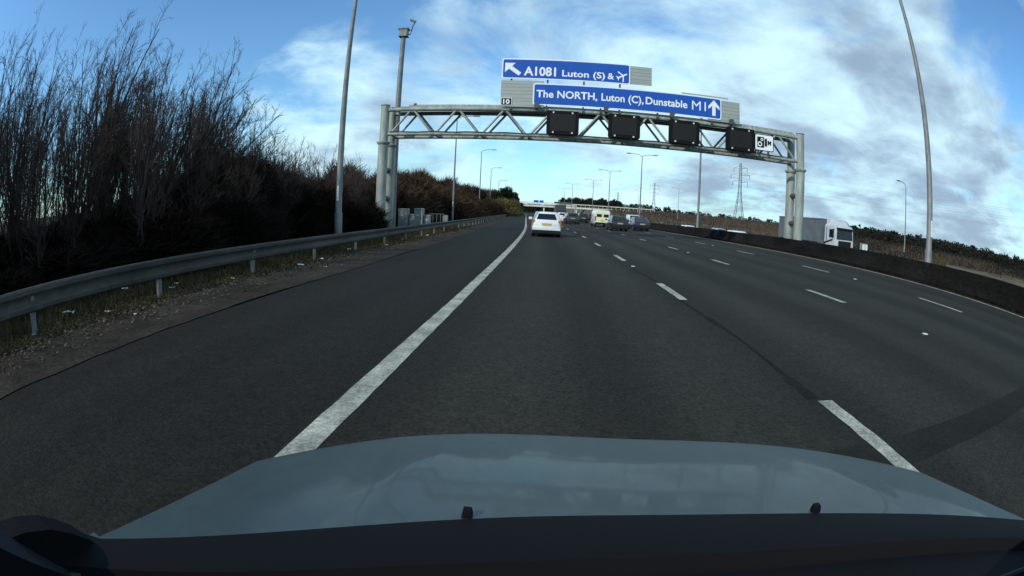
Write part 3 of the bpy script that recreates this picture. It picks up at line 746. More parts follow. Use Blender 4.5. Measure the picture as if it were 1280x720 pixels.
evergreen('small dark evergreen above the brown hedge right of the second lamp post', -15.8, 104, 5.4, 2.6, 5)
# dead leaning snag and a bare crown above the hedge
t = thing('bare_tree', 'thin leaning bare tree standing above the brown hedge beside the gantry', 'tree', (-15.0, 56, gz(-15, 56)), 0)
tr, cr = tree_meshes(301, 4.6, 1, .1, .1); tr.build('trunk', M['bark'], t, 60); cr.build('crown', M['twig'], t)
t = thing('bare_tree', 'spreading bare tree above the brown hedge right of the second lamp post', 'tree', (-14.4, 66, gz(-14.4, 66)), 0)
tr, cr = tree_meshes(302, 5.6, 3, .5, .3); tr.build('trunk', M['bark'], t, 60); cr.build('crown', M['twig'], t)
# yellow-green bush in the central reserve by the near right lamp post
o = shrub_mesh(44, 1500, w=1.3, h=2.4, wid=.02, L=.34).build('shrub', M['gorse']); tag(o, 'yellow green bush beside the near lamp post right of the lorry', 'shrub')
o.location = (20.6, 20.9, gz(20.6, 20.9)); o.scale = (.62, .62, .78)

# far woods and hill scrub
def wood(name, pts, m, seed, k=110):
    """distant trees of many small leaf clumps, each crown an uneven ellipsoid that stands on the ground"""
    rnd = random.Random(seed); mb = MB()
    for x, y, h, w in pts:
        z = gz(x, y) - .2; lean = rnd.gauss(0, .1)
        for i in range(k):
            t = rnd.random() ** .8; rr = w * .5 * math.sqrt(max(.05, 1 - (t * 1.25 - .35) ** 2)) * math.sqrt(rnd.random()); a = rnd.uniform(0, 6.3)
            c = Vector((x + math.cos(a) * rr + lean * t * h, y + math.sin(a) * rr, z + t * h)); q = h * rnd.uniform(.07, .16); P = []
            for _ in range(4): P.append(c + Vector((rnd.gauss(0, 1), rnd.gauss(0, 1), rnd.gauss(0, 1))).normalized() * q)
            mb.add(P, [(0, 1, 2), (0, 2, 3), (0, 3, 1), (1, 3, 2)])
    return kind(mb.build(name, m), 'stuff')
pts = []
for i in range(260):
    az = R(4.5 + 34 * i / 260 + rnd.uniform(-.1, .1)); d = rnd.uniform(600, 660)
    pts.append((d * math.sin(az), d * math.cos(az), rnd.choice((3, 4.5, 6, 7.5)) * (.8 if i > 60 else 1.1), 6))
wood('far_treeline', pts, M['wood'], 5)
pts = []
for i in range(700):
    az = R(33 + 38 * i / 700); d = rnd.uniform(62, 300)
    if d < 160 and rnd.random() < .35: continue
    pts.append((d * math.sin(az), d * math.cos(az), (rnd.uniform(2.6, 4.6) if d > 150 else rnd.uniform(.6, 1.5)), 5))
wood('far_woodland', pts, M['wood'], 6)
pts = []
for i in range(150):
    az = R(-6 + 13 * i / 150); d = rnd.uniform(480, 640)
    pts.append((d * math.sin(az), d * math.cos(az), rnd.uniform(5, 9), 7))
wood('far_treeline', pts, M['wood'], 8)
def fieldscrub(mb, rnd):
    az = R(rnd.uniform(6, 54)); d = 70 + 420 * rnd.random() ** 1.3; x, y = d * math.sin(az), d * math.cos(az)
    if x - cx(y) < 37.5: return
    z = gz(x, y) - .1
    for k in range(7):
        a = rnd.uniform(0, 6.3); px_, py_ = x + rnd.gauss(0, 1.2), y + rnd.gauss(0, 1.2); h = rnd.uniform(.25, 1.25); w = rnd.uniform(.05, .20) * (.6 + d / 260)
        mb.add([(px_ - w * math.cos(a), py_ - w * math.sin(a), z), (px_ + w * math.cos(a), py_ + w * math.sin(a), z), (px_ + rnd.gauss(0, .3), py_ + rnd.gauss(0, .3), z + h)], [(0, 1, 2)])
mb = MB(); rnd = random.Random(70)
for i in range(7000): fieldscrub(mb, rnd)
kind(mb.build('hillside_scrub', M['hillbrush']), 'stuff')

# ----------------------------------------------------------------- vehicles (local +y is forward, origin on the road under the middle)
def body_ring(w, z0, z1, y, r=.10):
    return [(-w * .90, y, z0), (-w, y, z0 + .12), (-w * 1.0, y, (z0 + z1) * .52), (-w * .97, y, z1 - r), (-w * .86, y, z1), (w * .86, y, z1), (w * .97, y, z1 - r), (w, y, (z0 + z1) * .52), (w, y, z0 + .12), (w * .90, y, z0)]
def wheel(parent, x, y, r):
    sgn = 1 if x > 0 else -1
    mb = MB(); prof = [(-.10, r * .62), (-.10, r * .93), (-.06, r), (.06, r), (.10, r * .93), (.10, r * .62)]; n = 20
    mb.ring([[(x + p, y + q * math.cos(2 * PI * k / n), r + q * math.sin(2 * PI * k / n)) for k in range(n)] for p, q in prof], True, True)
    w = mb.build('wheel', M['tyre'], parent, 40)
    mb = MB(); mb.tube([(x + sgn * .101, y, r), (x + sgn * .112, y, r)], [r * .6, r * .45], 14); mb.build('rim', M['alloy'], w, 30)
def car(label, cat, paint, x, y, L=4.3, W=1.76, H=1.46, back=.25, rot=0, rear_h=.98, z=None, facing=1, group='traffic on the motorway', lamps='redlamp', rails=False, hood=1.15, simple=False, name='car'):
    t = thing(name, label, cat, (x, y, (rz(x) if z is None else z) + .004), rot + (0 if facing > 0 else PI), group)
    w = W / 2; hl = L / 2; zb = rear_h; P = M[paint]
    st = [(-hl, w * .84, .42, zb - .16), (-hl + .06, w * .92, .30, zb - .05), (-hl + .35, w * .98, .24, zb), (-hl + 1.2, w, .22, zb), (0, w, .22, zb - .03), (hl - hood, w, .22, zb - .06), (hl - .45, w * .97, .22, zb - .2), (hl - .08, w * .9, .26, zb - .32), (hl, w * .78, .36, zb - .44)]
    mb = MB(); mb.ring([body_ring(a, b, c, yy) for yy, a, b, c in st]); mb.build('body', P, t, 45)
    # cabin: rings from the belt line to the roof
    yb0, yb1 = -hl + .12, hl - hood + .12; yr0, yr1 = -hl + .12 + back, hl - hood - .62; wr = w * .74; wb = w * .93
    def cab(f, z):
        y0 = yb0 + (yr0 - yb0) * f; y1 = yb1 + (yr1 - yb1) * f; ww = wb + (wr - wb) * f; c = .16
        return [(-ww + c, y0, z), (ww - c, y0, z), (ww, y0 + c, z), (ww, y1 - c, z), (ww - c, y1, z), (-ww + c, y1, z), (-ww, y1 - c, z), (-ww, y0 + c, z)]
    zt = H - .05
    rings = [cab(0, zb - .07), cab(.97, zt - .02)]
    top = [(a * .90, (b - (yr0 + yr1) / 2) * .94 + (yr0 + yr1) / 2, H - .005) for a, b, c in cab(1, zt)]
    mb = MB(); mb.ring(rings + [cab(1.02, zt), top]); mb.build('roof', P, t, 40)
    def on(f, z, y, side): return None
    zz0, zz1 = zb + .015, zt - .07
    def fz(z): return (z - (zb - .07)) / (zt - .02 - (zb - .07)) * .97
    e = .016
    def quad(name, pts, m, par=t):
        mb = MB(); c = sum((Vector(p) for p in pts), Vector()) / 4; mb.add(pts, [(0, 1, 2, 3)]); return mb.build(name, m, par)
    f0, f1 = fz(zz0), fz(zz1)
    def yb(f): return yb0 + (yr0 - yb0) * f
    def yf(f): return yb1 + (yr1 - yb1) * f
    def ww(f): return wb + (wr - wb) * f
    quad('rear_window', [(-ww(f0) + .2, yb(f0) - e, zz0), (ww(f0) - .2, yb(f0) - e, zz0), (ww(f1) - .2, yb(f1) - e, zz1), (-ww(f1) + .2, yb(f1) - e, zz1)], M['glass'])
    quad('windscreen', [(ww(f0) - .14, yf(f0) + e, zz0), (-ww(f0) + .14, yf(f0) + e, zz0), (-ww(f1) + .14, yf(f1) + e, zz1), (ww(f1) - .14, yf(f1) + e, zz1)], M['glass'])
    for s in (-1, 1):
        ymid = (yb0 + yb1) / 2 - .05
        for a, b in ((lambda f: yb(f) + .22, lambda f: ymid - .04), (lambda f: ymid + .04, lambda f: yf(f) - .22)):
            quad('side_window', [(s * (ww(f0) + e), a(f0), zz0), (s * (ww(f0) + e), b(f0), zz0), (s * (ww(f1) + e), b(f1), zz1), (s * (ww(f1) + e), a(f1), zz1)][::s], M['glass'])
        mb = MB(); mb.box((s * w * .86, -hl + .075, zb - .17), (w * .20, .1, .32)); mb.build('tail_light', M[lamps], t)
        mb = MB(); mb.box((s * w * .66, hl - .10, zb - .40), (w * .34, .12, .13), rot=Matrix.Rotation(s * -.25, 3, 'Z')); mb.build('headlight', M['clearlamp'], t)
        mb = MB(); mb.box((s * (w + .09), hl - hood - .18, zb + .03), (.20, .10, .14)); mb.build('wing_mirror', M['plastic'] if simple else P, t)
        for yy in (-hl + .78, hl - .85): wheel(t, s * (w - .13), yy, .31)
        if rails:
            mb = MB(); mb.tube([(s * wr * .9, yr0 + .15, H + .005), (s * wr * .9, yr0 + .25, H + .05), (s * wr * .9, yr1 - .2, H + .05), (s * wr * .9, yr1 - .1, H + .005)], .02, 6); mb.build('roof_rail', M['plastic'], t)
    mb = MB(); mb.box((0, -hl - .015, .44), (W * .90, .16, .15)); mb.box((0, -hl + .0, .29), (W * .90, .20, .18), 1); mb.build('rear_bumper', [P, M['plastic']], t)
    mb = MB(); mb.box((0, hl - .03, .40), (W * .82, .16, .26)); mb.build('front_bumper', M['plastic'] if paint != 'carwhite' else P, t)
    mb = MB(); mb.box((0, 0, .25), (W * .8, L * .86, .22)); mb.build('underbody_shade', M['tyre'], t)  # black box added to darken the gap beneath the car
    mb = MB(); mb.box((0, -hl - .012, zb - .25), (.52, .02, .115)); mb.build('number_plate', M['plate'], t)
    mb = MB(); mb.box((0, hl + .055, .42), (.52, .02, .11)); mb.build('front_plate', M['white'], t)
    return t
def hd(y): return heading(y) * 1
def rd(y): return math.atan(-slope(y))
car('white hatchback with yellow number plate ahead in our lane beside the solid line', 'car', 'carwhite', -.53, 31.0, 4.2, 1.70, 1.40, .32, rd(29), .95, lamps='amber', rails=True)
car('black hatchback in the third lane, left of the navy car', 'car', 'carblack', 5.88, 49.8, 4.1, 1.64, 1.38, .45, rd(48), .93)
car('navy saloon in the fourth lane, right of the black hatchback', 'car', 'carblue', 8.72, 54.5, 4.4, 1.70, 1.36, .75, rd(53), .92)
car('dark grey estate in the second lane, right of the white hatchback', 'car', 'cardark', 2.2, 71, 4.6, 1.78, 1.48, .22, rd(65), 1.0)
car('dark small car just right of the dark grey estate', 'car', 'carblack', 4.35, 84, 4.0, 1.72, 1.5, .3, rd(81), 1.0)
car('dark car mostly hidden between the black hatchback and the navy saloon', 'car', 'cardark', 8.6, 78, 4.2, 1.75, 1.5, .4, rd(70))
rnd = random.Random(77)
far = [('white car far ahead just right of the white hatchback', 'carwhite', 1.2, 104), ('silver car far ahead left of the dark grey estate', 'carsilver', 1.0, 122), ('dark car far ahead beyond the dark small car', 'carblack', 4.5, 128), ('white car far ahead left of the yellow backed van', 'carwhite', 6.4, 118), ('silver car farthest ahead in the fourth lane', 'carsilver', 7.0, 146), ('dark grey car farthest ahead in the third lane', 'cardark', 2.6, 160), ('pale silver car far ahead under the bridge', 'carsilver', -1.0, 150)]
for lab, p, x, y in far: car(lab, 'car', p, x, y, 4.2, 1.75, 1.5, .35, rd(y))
def van(label, x, y, rot, back, side, L=5.0, W=1.9, H=2.25, facing=1, z=None):
    t = thing('van', label, 'van', (x, y, (rz(x) if z is None else z) + .004), rot + (0 if facing > 0 else PI), 'traffic on the motorway')
    w = W / 2; hl = L / 2
    mb = MB(); mb.ring([body_ring(w * a, .3, zt, yy, .14) for yy, a, zt in ((-hl, .97, H - .04), (-hl + .08, 1, H), (0, 1, H), (hl - 1.75, 1, H - .02), (hl - 1.45, .99, H - .1))]); mb.ring([body_ring(w * a, .3, zt, yy, .12) for yy, a, zt in ((hl - 1.5, .985, 1.25), (hl - .5, .97, 1.05), (hl - .06, .9, .86), (hl, .8, .7))]); mb.build('body', M[side], t, 45)
    mb = MB(); mb.ring([[(-w * .9, hl - 1.46, 1.2), (w * .9, hl - 1.46, 1.2), (w * .9, hl - 1.46, H - .13), (-w * .9, hl - 1.46, H - .13)], [(-w * .88, hl - .62, 1.08), (w * .88, hl - .62, 1.08), (w * .82, hl - 1.36, H - .14), (-w * .82, hl - 1.36, H - .14)]]); mb.build('windscreen', M['glass'], t)
    for s in (-1, 1):
        mb = MB(); mb.box((s * w * .46, -hl - .012, (H + .35) / 2), (w * .88, .03, H - .65)); d = mb.build('rear_door', M[back], t)
        mb = MB(); mb.box((s * w * .46, -hl - .034, H * .68), (w * .66, .015, .34)); mb.build('rear_window', M['glass'], d)
        mb = MB(); mb.box((s * w * .93, -hl - .02, .95), (.11, .05, .5)); mb.build('tail_light', M['redlamp'], t)
        mb = MB(); mb.box((s * w * .68, hl - .1, .78), (.3, .16, .18)); mb.build('headlight', M['clearlamp'], t)
        mb = MB(); mb.box((s * (w + .12), hl - 1.1, 1.25), (.2, .1, .3)); mb.build('wing_mirror', M['plastic'], t)
        for yy in (-hl + .95, hl - .95): wheel(t, s * (w - .13), yy, .33)
    mb = MB(); mb.box((0, -hl - .04, .42), (W * .96, .16, .2)); mb.build('rear_bumper', M['plastic'], t)
    mb = MB(); mb.box((0, -hl - .034, .72), (.52, .012, .11)); mb.build('number_plate', M['plate'], t)
    return t
van('white van with pale yellow rear doors and dark rear windows in the third lane', 5.32, 62.5, rd(60), 'vanyellow', 'carwhite', 4.6, 1.78, 1.92)
van('white van beyond the navy saloon on the opposite carriageway', 15.6, 104, rd(100), 'carwhite', 'carwhite', 5.4, 2.0, 2.5, -1, OPP + .02)
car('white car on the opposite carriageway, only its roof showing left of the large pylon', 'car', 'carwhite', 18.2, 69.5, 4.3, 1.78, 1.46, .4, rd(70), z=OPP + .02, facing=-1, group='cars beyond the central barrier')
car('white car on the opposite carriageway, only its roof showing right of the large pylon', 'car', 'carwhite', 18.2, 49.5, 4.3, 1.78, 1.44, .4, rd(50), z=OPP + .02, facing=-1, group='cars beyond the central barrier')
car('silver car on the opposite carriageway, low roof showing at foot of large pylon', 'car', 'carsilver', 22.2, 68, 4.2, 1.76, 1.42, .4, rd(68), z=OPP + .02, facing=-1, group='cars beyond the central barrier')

# lorry on the opposite carriageway, facing the camera (local +y forward)
def lorry():
    t = thing('lorry', 'white cab lorry with long grey trailer on the opposite carriageway', 'lorry', (30.2, 50.2, OPP + .03), PI + rd(56), 'traffic on the motorway')
    t.scale = (1.06, 1.0, 1.15)
    mb = MB(); w = 1.24
    mb.ring([[(-w, -.2, .95), (w, -.2, .95), (w, -.2, 2.55), (w * .96, -.2, 2.72), (-w * .96, -.2, 2.72), (-w, -.2, 2.55)], [(-w, 1.85, .45), (w, 1.85, .45), (w, 1.85, 2.45), (w * .95, 1.7, 2.66), (-w * .95, 1.7, 2.66), (-w, 1.85, 2.45)], [(-w * .93, 2.15, .45), (w * .93, 2.15, .45), (w * .93, 2.08, 1.6), (w * .88, 1.95, 2.35), (-w * .88, 1.95, 2.35), (-w * .93, 2.08, 1.6)]])
    mb.build('cab', M['lorrywhite'], t, 35)
    mb = MB(); mb.ring([[(-w * .92, -.1, 2.7), (w * .92, -.1, 2.7), (w * .86, -.1, 3.28), (-w * .86, -.1, 3.28)], [(-w * .88, .9, 2.68), (w * .88, .9, 2.68), (w * .78, .75, 3.22), (-w * .78, .75, 3.22)], [(-w * .85, 1.72, 2.66), (w * .85, 1.72, 2.66), (w * .66, 1.45, 2.78), (-w * .66, 1.45, 2.78)]]); mb.build('roof_deflector', M['lorrywhite'], t, 35)
    mb = MB(); mb.add([(-w * .88, 2.115, 1.46), (w * .88, 2.115, 1.46), (w * .83, 1.975, 2.36), (-w * .83, 1.975, 2.36)], [(0, 3, 2, 1)]); mb.build('windscreen', M['glass'], t)
    mb = MB(); mb.box((0, 2.05, 2.42), (w * 1.7, .28, .10), rot=Matrix.Rotation(-.3, 3, 'X')); mb.build('sun_visor', M['plastic'], t)
    mb = MB(); mb.box((0, 2.155, 1.06), (1.7, .05, .56)); mb.box((0, 2.165, .62), (1.9, .05, .26)); mb.build('grille', M['plastic'], t)
    for s in (-1, 1):
        mb = MB(); mb.box((s * .98, 2.14, .68), (.36, .08, .22)); mb.build('headlight', M['clearlamp'], t)
        mb = MB(); mb.box((s * (w + .17), 1.75, 2.0), (.16, .12, .62)); mb.box((s * (w + .06), 1.8, 2.34), (.2, .04, .05)); mb.build('wing_mirror', M['plastic'], t)
        mb = MB(); mb.add([(s * (w + .008), .75, 1.55), (s * (w + .008), 1.75, 1.55), (s * (w + .008), 1.6, 2.3), (s * (w + .008), .75, 2.3)], [(0, 1, 2, 3)]); mb.build('side_window', M['glass'], t)
        mb = MB(); mb.box((s * (w + .004), .18, 1.75), (.02, .10, 1.5)); mb.box((s * (w + .004), .6, 1.18), (.02, 1.9, .16), rot=Matrix.Rotation(.22, 3, 'X')); mb.build('side_trim', M['plastic'], t)
        mb = MB(); mb.box((s * 1.0, -1.1, .8), (.4, 1.5, .55)); mb.build('fuel_tank', M['alloy'], t)
        for yy in (1.2, -2.4, -8.2, -9.5, -10.8): wheel(t, s * 1.05, yy, .5)
    tr = MB(); tr.box((0, -6.2, 2.05), (2.5, 10.8, 2.15)); tr.box((0, -6.2, 1.02), (.9, 10.6, .28))
    b = tr.build('trailer', M['trailer'], t)
    mb = MB()
    for k in range(15):
        for s in (-1, 1): mb.box((s * 1.27, -1.0 - k * .73, 2.05), (.05, .08, 2.1))
    for s in (-1, 1): mb.box((s * 1.26, -6.2, 3.15), (.09, 10.8, .1))
    mb.box((0, -.82, 3.15), (2.5, .09, .1)); mb.build('side_rib', M['trailer'], b)
    mb = MB(); mb.box((0, -6.2, 3.20), (2.46, 10.7, .04)); mb.build('sheet_cover', M['plastic'], b)
lorry()
def box_lorry(label, x, y):
    t = thing('lorry', label, 'lorry', (x, y, rz(x)), rd(y), 'traffic on the motorway')
    mb = MB(); mb.box((0, 0, 2.2), (2.5, 9, 2.7)); mb.build('box_body', M['bridgedark'], t)
    mb = MB(); mb.box((0, 0, .72), (1.0, 9.4, .3)); mb.box((0, -4.6, .6), (2.3, .12, .2)); mb.build('chassis', M['plastic'], t)
    for s in (-1, 1):
        mb = MB(); mb.box((s * .62, -4.515, 2.2), (1.2, .03, 2.6)); mb.build('rear_door', M['cardark'], t)
        mb = MB(); mb.box((s * 1.0, -4.66, .6), (.3, .03, .14)); mb.build('tail_light', M['redlamp'], t)
        for yy in (-3.2, -2.1, 3.8): wheel(t, s * 1.0, yy, .48)
    mb = MB(); mb.ring([[(-1.2, 4.7, .5), (1.2, 4.7, .5), (1.2, 4.7, 3.1), (-1.2, 4.7, 3.1)], [(-1.2, 6.5, .5), (1.2, 6.5, .5), (1.15, 6.3, 2.9), (-1.15, 6.3, 2.9)]]); mb.build('cab', M['carwhite'], t)
box_lorry('dark box lorry far ahead above the roof of the white hatchback', 1.1, 138)

# ----------------------------------------------------------------- far bridge and far gantry
t = thing('road_bridge', 'long pale concrete bridge on slim columns crossing the motorway far ahead', 'bridge', (0, 360, 0))
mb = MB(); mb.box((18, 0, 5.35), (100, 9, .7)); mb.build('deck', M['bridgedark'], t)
mb = MB(); mb.box((18, -4.6, 5.6), (100, .25, 1.1)); mb.build('edge_beam', M['bridge'], t)
mb = MB(); mb.box((18, -4.55, 8.0), (100, .2, .5));
for k in range(34): mb.box((-31 + k * 3, -4.5, 6.9), (.16, .12, 1.9))
mb.build('parapet', M['bridge'], t)
for x in (-30, -8, 6, 14, 22, 30, 38, 46, 60):
    mb = MB(); mb.box((x, -3.5, 2.2), (.9, .9, 5.7)); mb.build('column', M['bridge'], t)
t = thing('far_gantry', 'distant gantry with small blue signs above the road ahead', 'gantry', (-9, 255, 0))
mb = MB(); mb.box((4, 0, 5.4), (30, .5, .55)); mb.build('beam', M['bridge'], t)
for x in (-10.5, 18.5):
    mb = MB(); mb.tube([(x, 0, -.5), (x, 0, 5.6)], .35, 10); mb.build('column', M['gantry'], t, 40)
for x, w, zz in ((-.6, 2.4, 6.6), (2.0, 2.0, 6.6)):
    mb = MB(); mb.box((x, -.4, zz), (w, .1, 1.1)); mb.build('blue_panel', M['blue'], t)
mb = MB(); mb.box((12.4, -.4, 6.5), (8.6, .1, .9)); mb.build('dark_panel', M['gantrydark'], t)

# ----------------------------------------------------------------- pylons and cables
def pylon(label, x, y, H, rot, rad):
    t = thing('electricity_pylon', label, 'pylon', (x, y, gz(x, y) - .2), rot, 'pylons on the skyline')
    def hw(z): return .55 + 1.0 * (1 - z / H) + 2.2 * max(0, 1 - z / (H * .5)) ** 1.4
    mb = MB(); n = 9
    zs = [H * (1 - (1 - i / n) ** 1.25) for i in range(n + 1)]
    for sx in (-1, 1):
        for sy in (-1, 1): mb.tube([(sx * hw(z), sy * hw(z), z) for z in zs], rad, 4)
    mb.build('leg_frame', M['pylon'], t)
    mb = MB()
    for i in range(n):
        a, b = hw(zs[i]), hw(zs[i + 1])
        for s in (-1, 1):
            mb.tube([(-a, s * a, zs[i]), (b, s * b, zs[i + 1])], rad * .5, 3); mb.tube([(a, s * a, zs[i]), (-b, s * b, zs[i + 1])], rad * .5, 3)
            mb.tube([(s * a, -a, zs[i]), (s * b, b, zs[i + 1])], rad * .5, 3); mb.tube([(s * a, a, zs[i]), (s * b, -b, zs[i + 1])], rad * .5, 3)
    mb.build('lattice', M['pylon'], t)
    ends = []
    for z, l in ((H * .66, 6.0), (H * .78, 7.6), (H * .90, 5.4)):
        for s in (-1, 1):
            mb = MB(); b = hw(z)
            for yy in (-1, 1): mb.tube([(s * b, yy * b, z), (s * l, 0, z + .5)], rad * .6, 3); mb.tube([(s * b, yy * b, z + 1.8), (s * l, 0, z + .5)], rad * .6, 3)
            a = mb.build('cross_arm', M['pylon'], t)
            mb = MB(); mb.tube([(s * l, 0, z + .4), (s * l, 0, z - 2.6)], rad * .8, 5); mb.build('insulator', M['insul'], a)
            ends.append(t.matrix_basis @ Vector((s * l, 0, z - 2.6)))
    return t, ends
PX, PY = 140.0, 384.0
P0 = Vector((PX, PY, gz(PX, PY)))
t, ends = pylon('large lattice electricity pylon on the hillside left of the gantry column', PX, PY, 44, R(-35), .22)
pylon('smaller lattice electricity pylon right of the distant traffic', 132, 700, 42, R(-20), .22)
pylon('tiny faint lattice pylon above the navy car', 118, 1000, 40, R(-20), .24)
wire = [((-6, 30), 'lower'), ((6, 30), 'lower')]
# matching tower off to the right carries the other ends
Q = Vector((330, 150, gz(330, 150)))
dirn = (Q - P0); dirn.z = 0; u = dirn.normalized(); sd = Vector((-u.y, u.x, 0))
k = 0
for z, l in ((44 * .66, 6.0), (44 * .78, 7.6), (44 * .90, 5.4)):
    for s in (-1, 1):
        a = P0 + sd * s * l + Vector((0, 0, z - 2.8)); b = Q + sd * s * l + Vector((0, 0, z + 2))
        mb = MB(); pts = []
        for i in range(25):
            f = i / 24; p = a.lerp(b, f); p.z -= 4 * f * (1 - f) * 9; pts.append(p)
        mb.tube(pts, .045, 4)
        o = mb.build('power_cable', M['pylon'])
        tag(o, ('lowest', 'middle', 'highest')[k // 2] + ' pair of thin overhead power cables crossing the sky beside the large pylon', 'cable', 'power cables'); k += 1

# ----------------------------------------------------------------- own car
def own_car():
    CXC = .21
    t = thing('car', 'blue silver bonnet and dark dashboard of the car carrying the camera', 'car', (CXC, 0, 0))
    HW = .86
    def base(u):      # windscreen base
        a = abs(u) / HW; return .735 - .395 * a ** 2.3, .878 - .004 * a
    def crest(u):
        a = abs(u) / HW; return 1.36 - .41 * a ** 3.0, .736 + .030 * a ** 2
    mb = MB(); nu, nv = 48, 26; rows = []
    for j in range(nv + 1):
        f = j / nv; row = []
        for i in range(nu + 1):
            u = -HW + 2 * HW * i / nu; a = abs(u) / HW
            yb_, zb_ = base(u); yc, zc = crest(u)
            if f <= .7:
                q = f / .7; y = yb_ + (yc - yb_) * q; z = zb_ + (zc - zb_) * q + .010 * math.sin(PI * q) * (1 - a ** 4)
                # pressed crease either side of the centre panel
                z += .009 * math.exp(-((abs(u) - (.50 - .06 * q)) / .035) ** 2) * math.sin(PI * min(1, q * 1.1)) if q < .95 else 0
            else:
                q = (f - .7) / .3; y = yc + .34 * (q ** .9) * (1 - .3 * a * a); z = zc - .16 * q - .24 * q ** 1.8
            row.append((u, y, z))
        rows.append(row)
    for r_ in rows: mb.v += r_
    n = nu + 1
    for j in range(nv):
        for i in range(nu): mb.f.append((j * n + i, j * n + i + 1, (j + 1) * n + i + 1, (j + 1) * n + i)); mb.m.append(0)
    # wings fall away at the sides
    for sgn, i in ((-1, 0), (1, nu)):
        b0 = len(mb.v)
        for j in range(nv + 1):
            x, y, z = rows[j][i]
            mb.v += [(x, y, z), (x + sgn * .045, y - .005, z - .035), (x + sgn * .075, y, z - .16), (x + sgn * .07, y, .25)]
        for j in range(nv):
            for k in range(3):
                q = (b0 + 4 * j + k, b0 + 4 * j + k + 1, b0 + 4 * (j + 1) + k + 1, b0 + 4 * (j + 1) + k); mb.f.append(q if sgn < 0 else q[::-1]); mb.m.append(0)
    mb.build('bonnet', M['bonnet'], t, 50)
    # nose under the bonnet down to the road so that it is a solid car from the side
    mb = MB(); mb.box((0, .85, .36), (1.36, 1.0, .34)); mb.box((0, 1.50, .33), (1.2, .30, .26)); mb.build('nose', M['plastic'], t)
    for s in (-1, 1): wheel(t, s * .80, .98, .31)
    for s in (-1, 1): wheel(t, s * .80, -1.55, .31)
    # scuttle below the glass, then dashboard top
    mb = MB(); rings = []
    for i in range(nu + 1):
        u = -HW - .02 + 2 * (HW + .02) * i / nu; y, z = base(max(-HW, min(HW, u)))
        rings.append([(u, y + .006, z - .004), (u, y - .008, z + .005), (u, y - .13, z + .008), (u, y - .15, z - .03), (u, y + .0, z - .05)])
    mb.ring(rings); mb.build('scuttle_panel', M['rubber'], t, 40)
    mb = MB(); rings = []
    for i in range(nu + 1):
        u = -HW + 2 * HW * i / nu; y, z = base(u); a = abs(u) / HW
        y = y - .155
        rings.append([(u, y, z - .012), (u, y * .62 + .02, z + .002), (u, y * .3, z - .012), (u, -.12 - .03 * a, z - .045), (u, -.19, z - .12), (u, -.20, z - .42), (u, y, z - .42)])
    mb.ring(rings); mb.build('dashboard', M['dash'], t, 50)
    mb = MB(); pts = []
    for i in range(31):
        u = -.80 + 1.6 * i / 30; y, z = base(u); pts.append((u, (y - .155) * .62 - .005, z + .008))
    mb.tube(pts, .006, 6); mb.build('demister_trim', M['dashtrim'], t, 50)
    for px, lab in ((-.318, ''), (.293, '')):
        y, z = base(px)
        mb = MB(); mb.ring([[(px + a * .0082, y + .010 + b * .008, z - .006 + hgt) for a, b in ((-1, -1), (-.7, -1.1), (.7, -1.1), (1, -1), (1, 1), (-1, 1))] for hgt in (0, .010)] + [[(px + a * .0062, y + .010 + b * .006, z + .014) for a, b in ((-1, -1), (-.7, -1.1), (.7, -1.1), (1, -1), (1, 1), (-1, 1))]])
        mb.build('washer_nozzle', M['rubber'], t, 50)
    # pillars, roof and sides of the cabin
    for s in (-1, 1):
        mb = MB(); P = [(.02, .84), (.35, .84), (.343, .864), (.318, .892), (.28, .92), (.235, .945), (.17, .965), (.02, .99)]; a, b = s * .845, s * .90
        mb.ring([[(a, y, z) for y, z in P], [(b, y, z) for y, z in P]]); mb.build('sail_panel', M['dash'], t)
        mb = MB(); mb.ring([[(s * (HW - .03), .235, .86), (s * (HW + .02), .25, .86), (s * (HW + .03), .15, .86), (s * (HW - .02), .12, .86)], [(s * .66, -.43, 1.46), (s * .71, -.42, 1.47), (s * .72, -.52, 1.47), (s * .66, -.53, 1.46)]]); mb.build('windscreen_pillar', M['dashtrim'], t)
        mb = MB(); mb.ring([[(s * .82, .36, .25), (s * .88, .36, .25), (s * .88, .36, .87), (s * .82, .36, .87)], [(s * .82, -2.2, .25), (s * .88, -2.2, .25), (s * .88, -2.2, .90), (s * .82, -2.2, .90)]]); mb.build('side_panel', M['bonnet'], t)
    mb = MB(); mb.ring([[(-.70, -.42, 1.47), (.70, -.42, 1.47), (.62, -.42, 1.51), (-.62, -.42, 1.51)], [(-.70, -1.2, 1.49), (.70, -1.2, 1.49), (.62, -1.2, 1.54), (-.62, -1.2, 1.54)], [(-.68, -2.0, 1.42), (.68, -2.0, 1.42), (.6, -2.0, 1.46), (-.6, -2.0, 1.46)]]); mb.build('roof', M['bonnet'], t, 50)
    mb = MB(); mb.box((0, -2.25, .6), (1.7, .1, .7)); mb.add([(-.72, -2.0, 1.43), (.72, -2.0, 1.43), (.82, -2.22, .93), (-.82, -2.22, .93)], [(0, 1, 2, 3)]); mb.build('tailgate', M['bonnet'], t)
    for s in (-1, 1):
        mb = MB(); mb.box((s * .38, -.75, .82), (.48, .14, .66)); mb.box((s * .38, -.72, 1.24), (.26, .1, .2)); mb.box((s * .38, -.5, .48), (.5, .55, .18)); mb.build('seat', M['plastic'], t)
    mb = MB(); mb.box((0, -1.0, .24), (1.7, 2.5, .06)); mb.build('floor_pan', M['plastic'], t)
own_car()

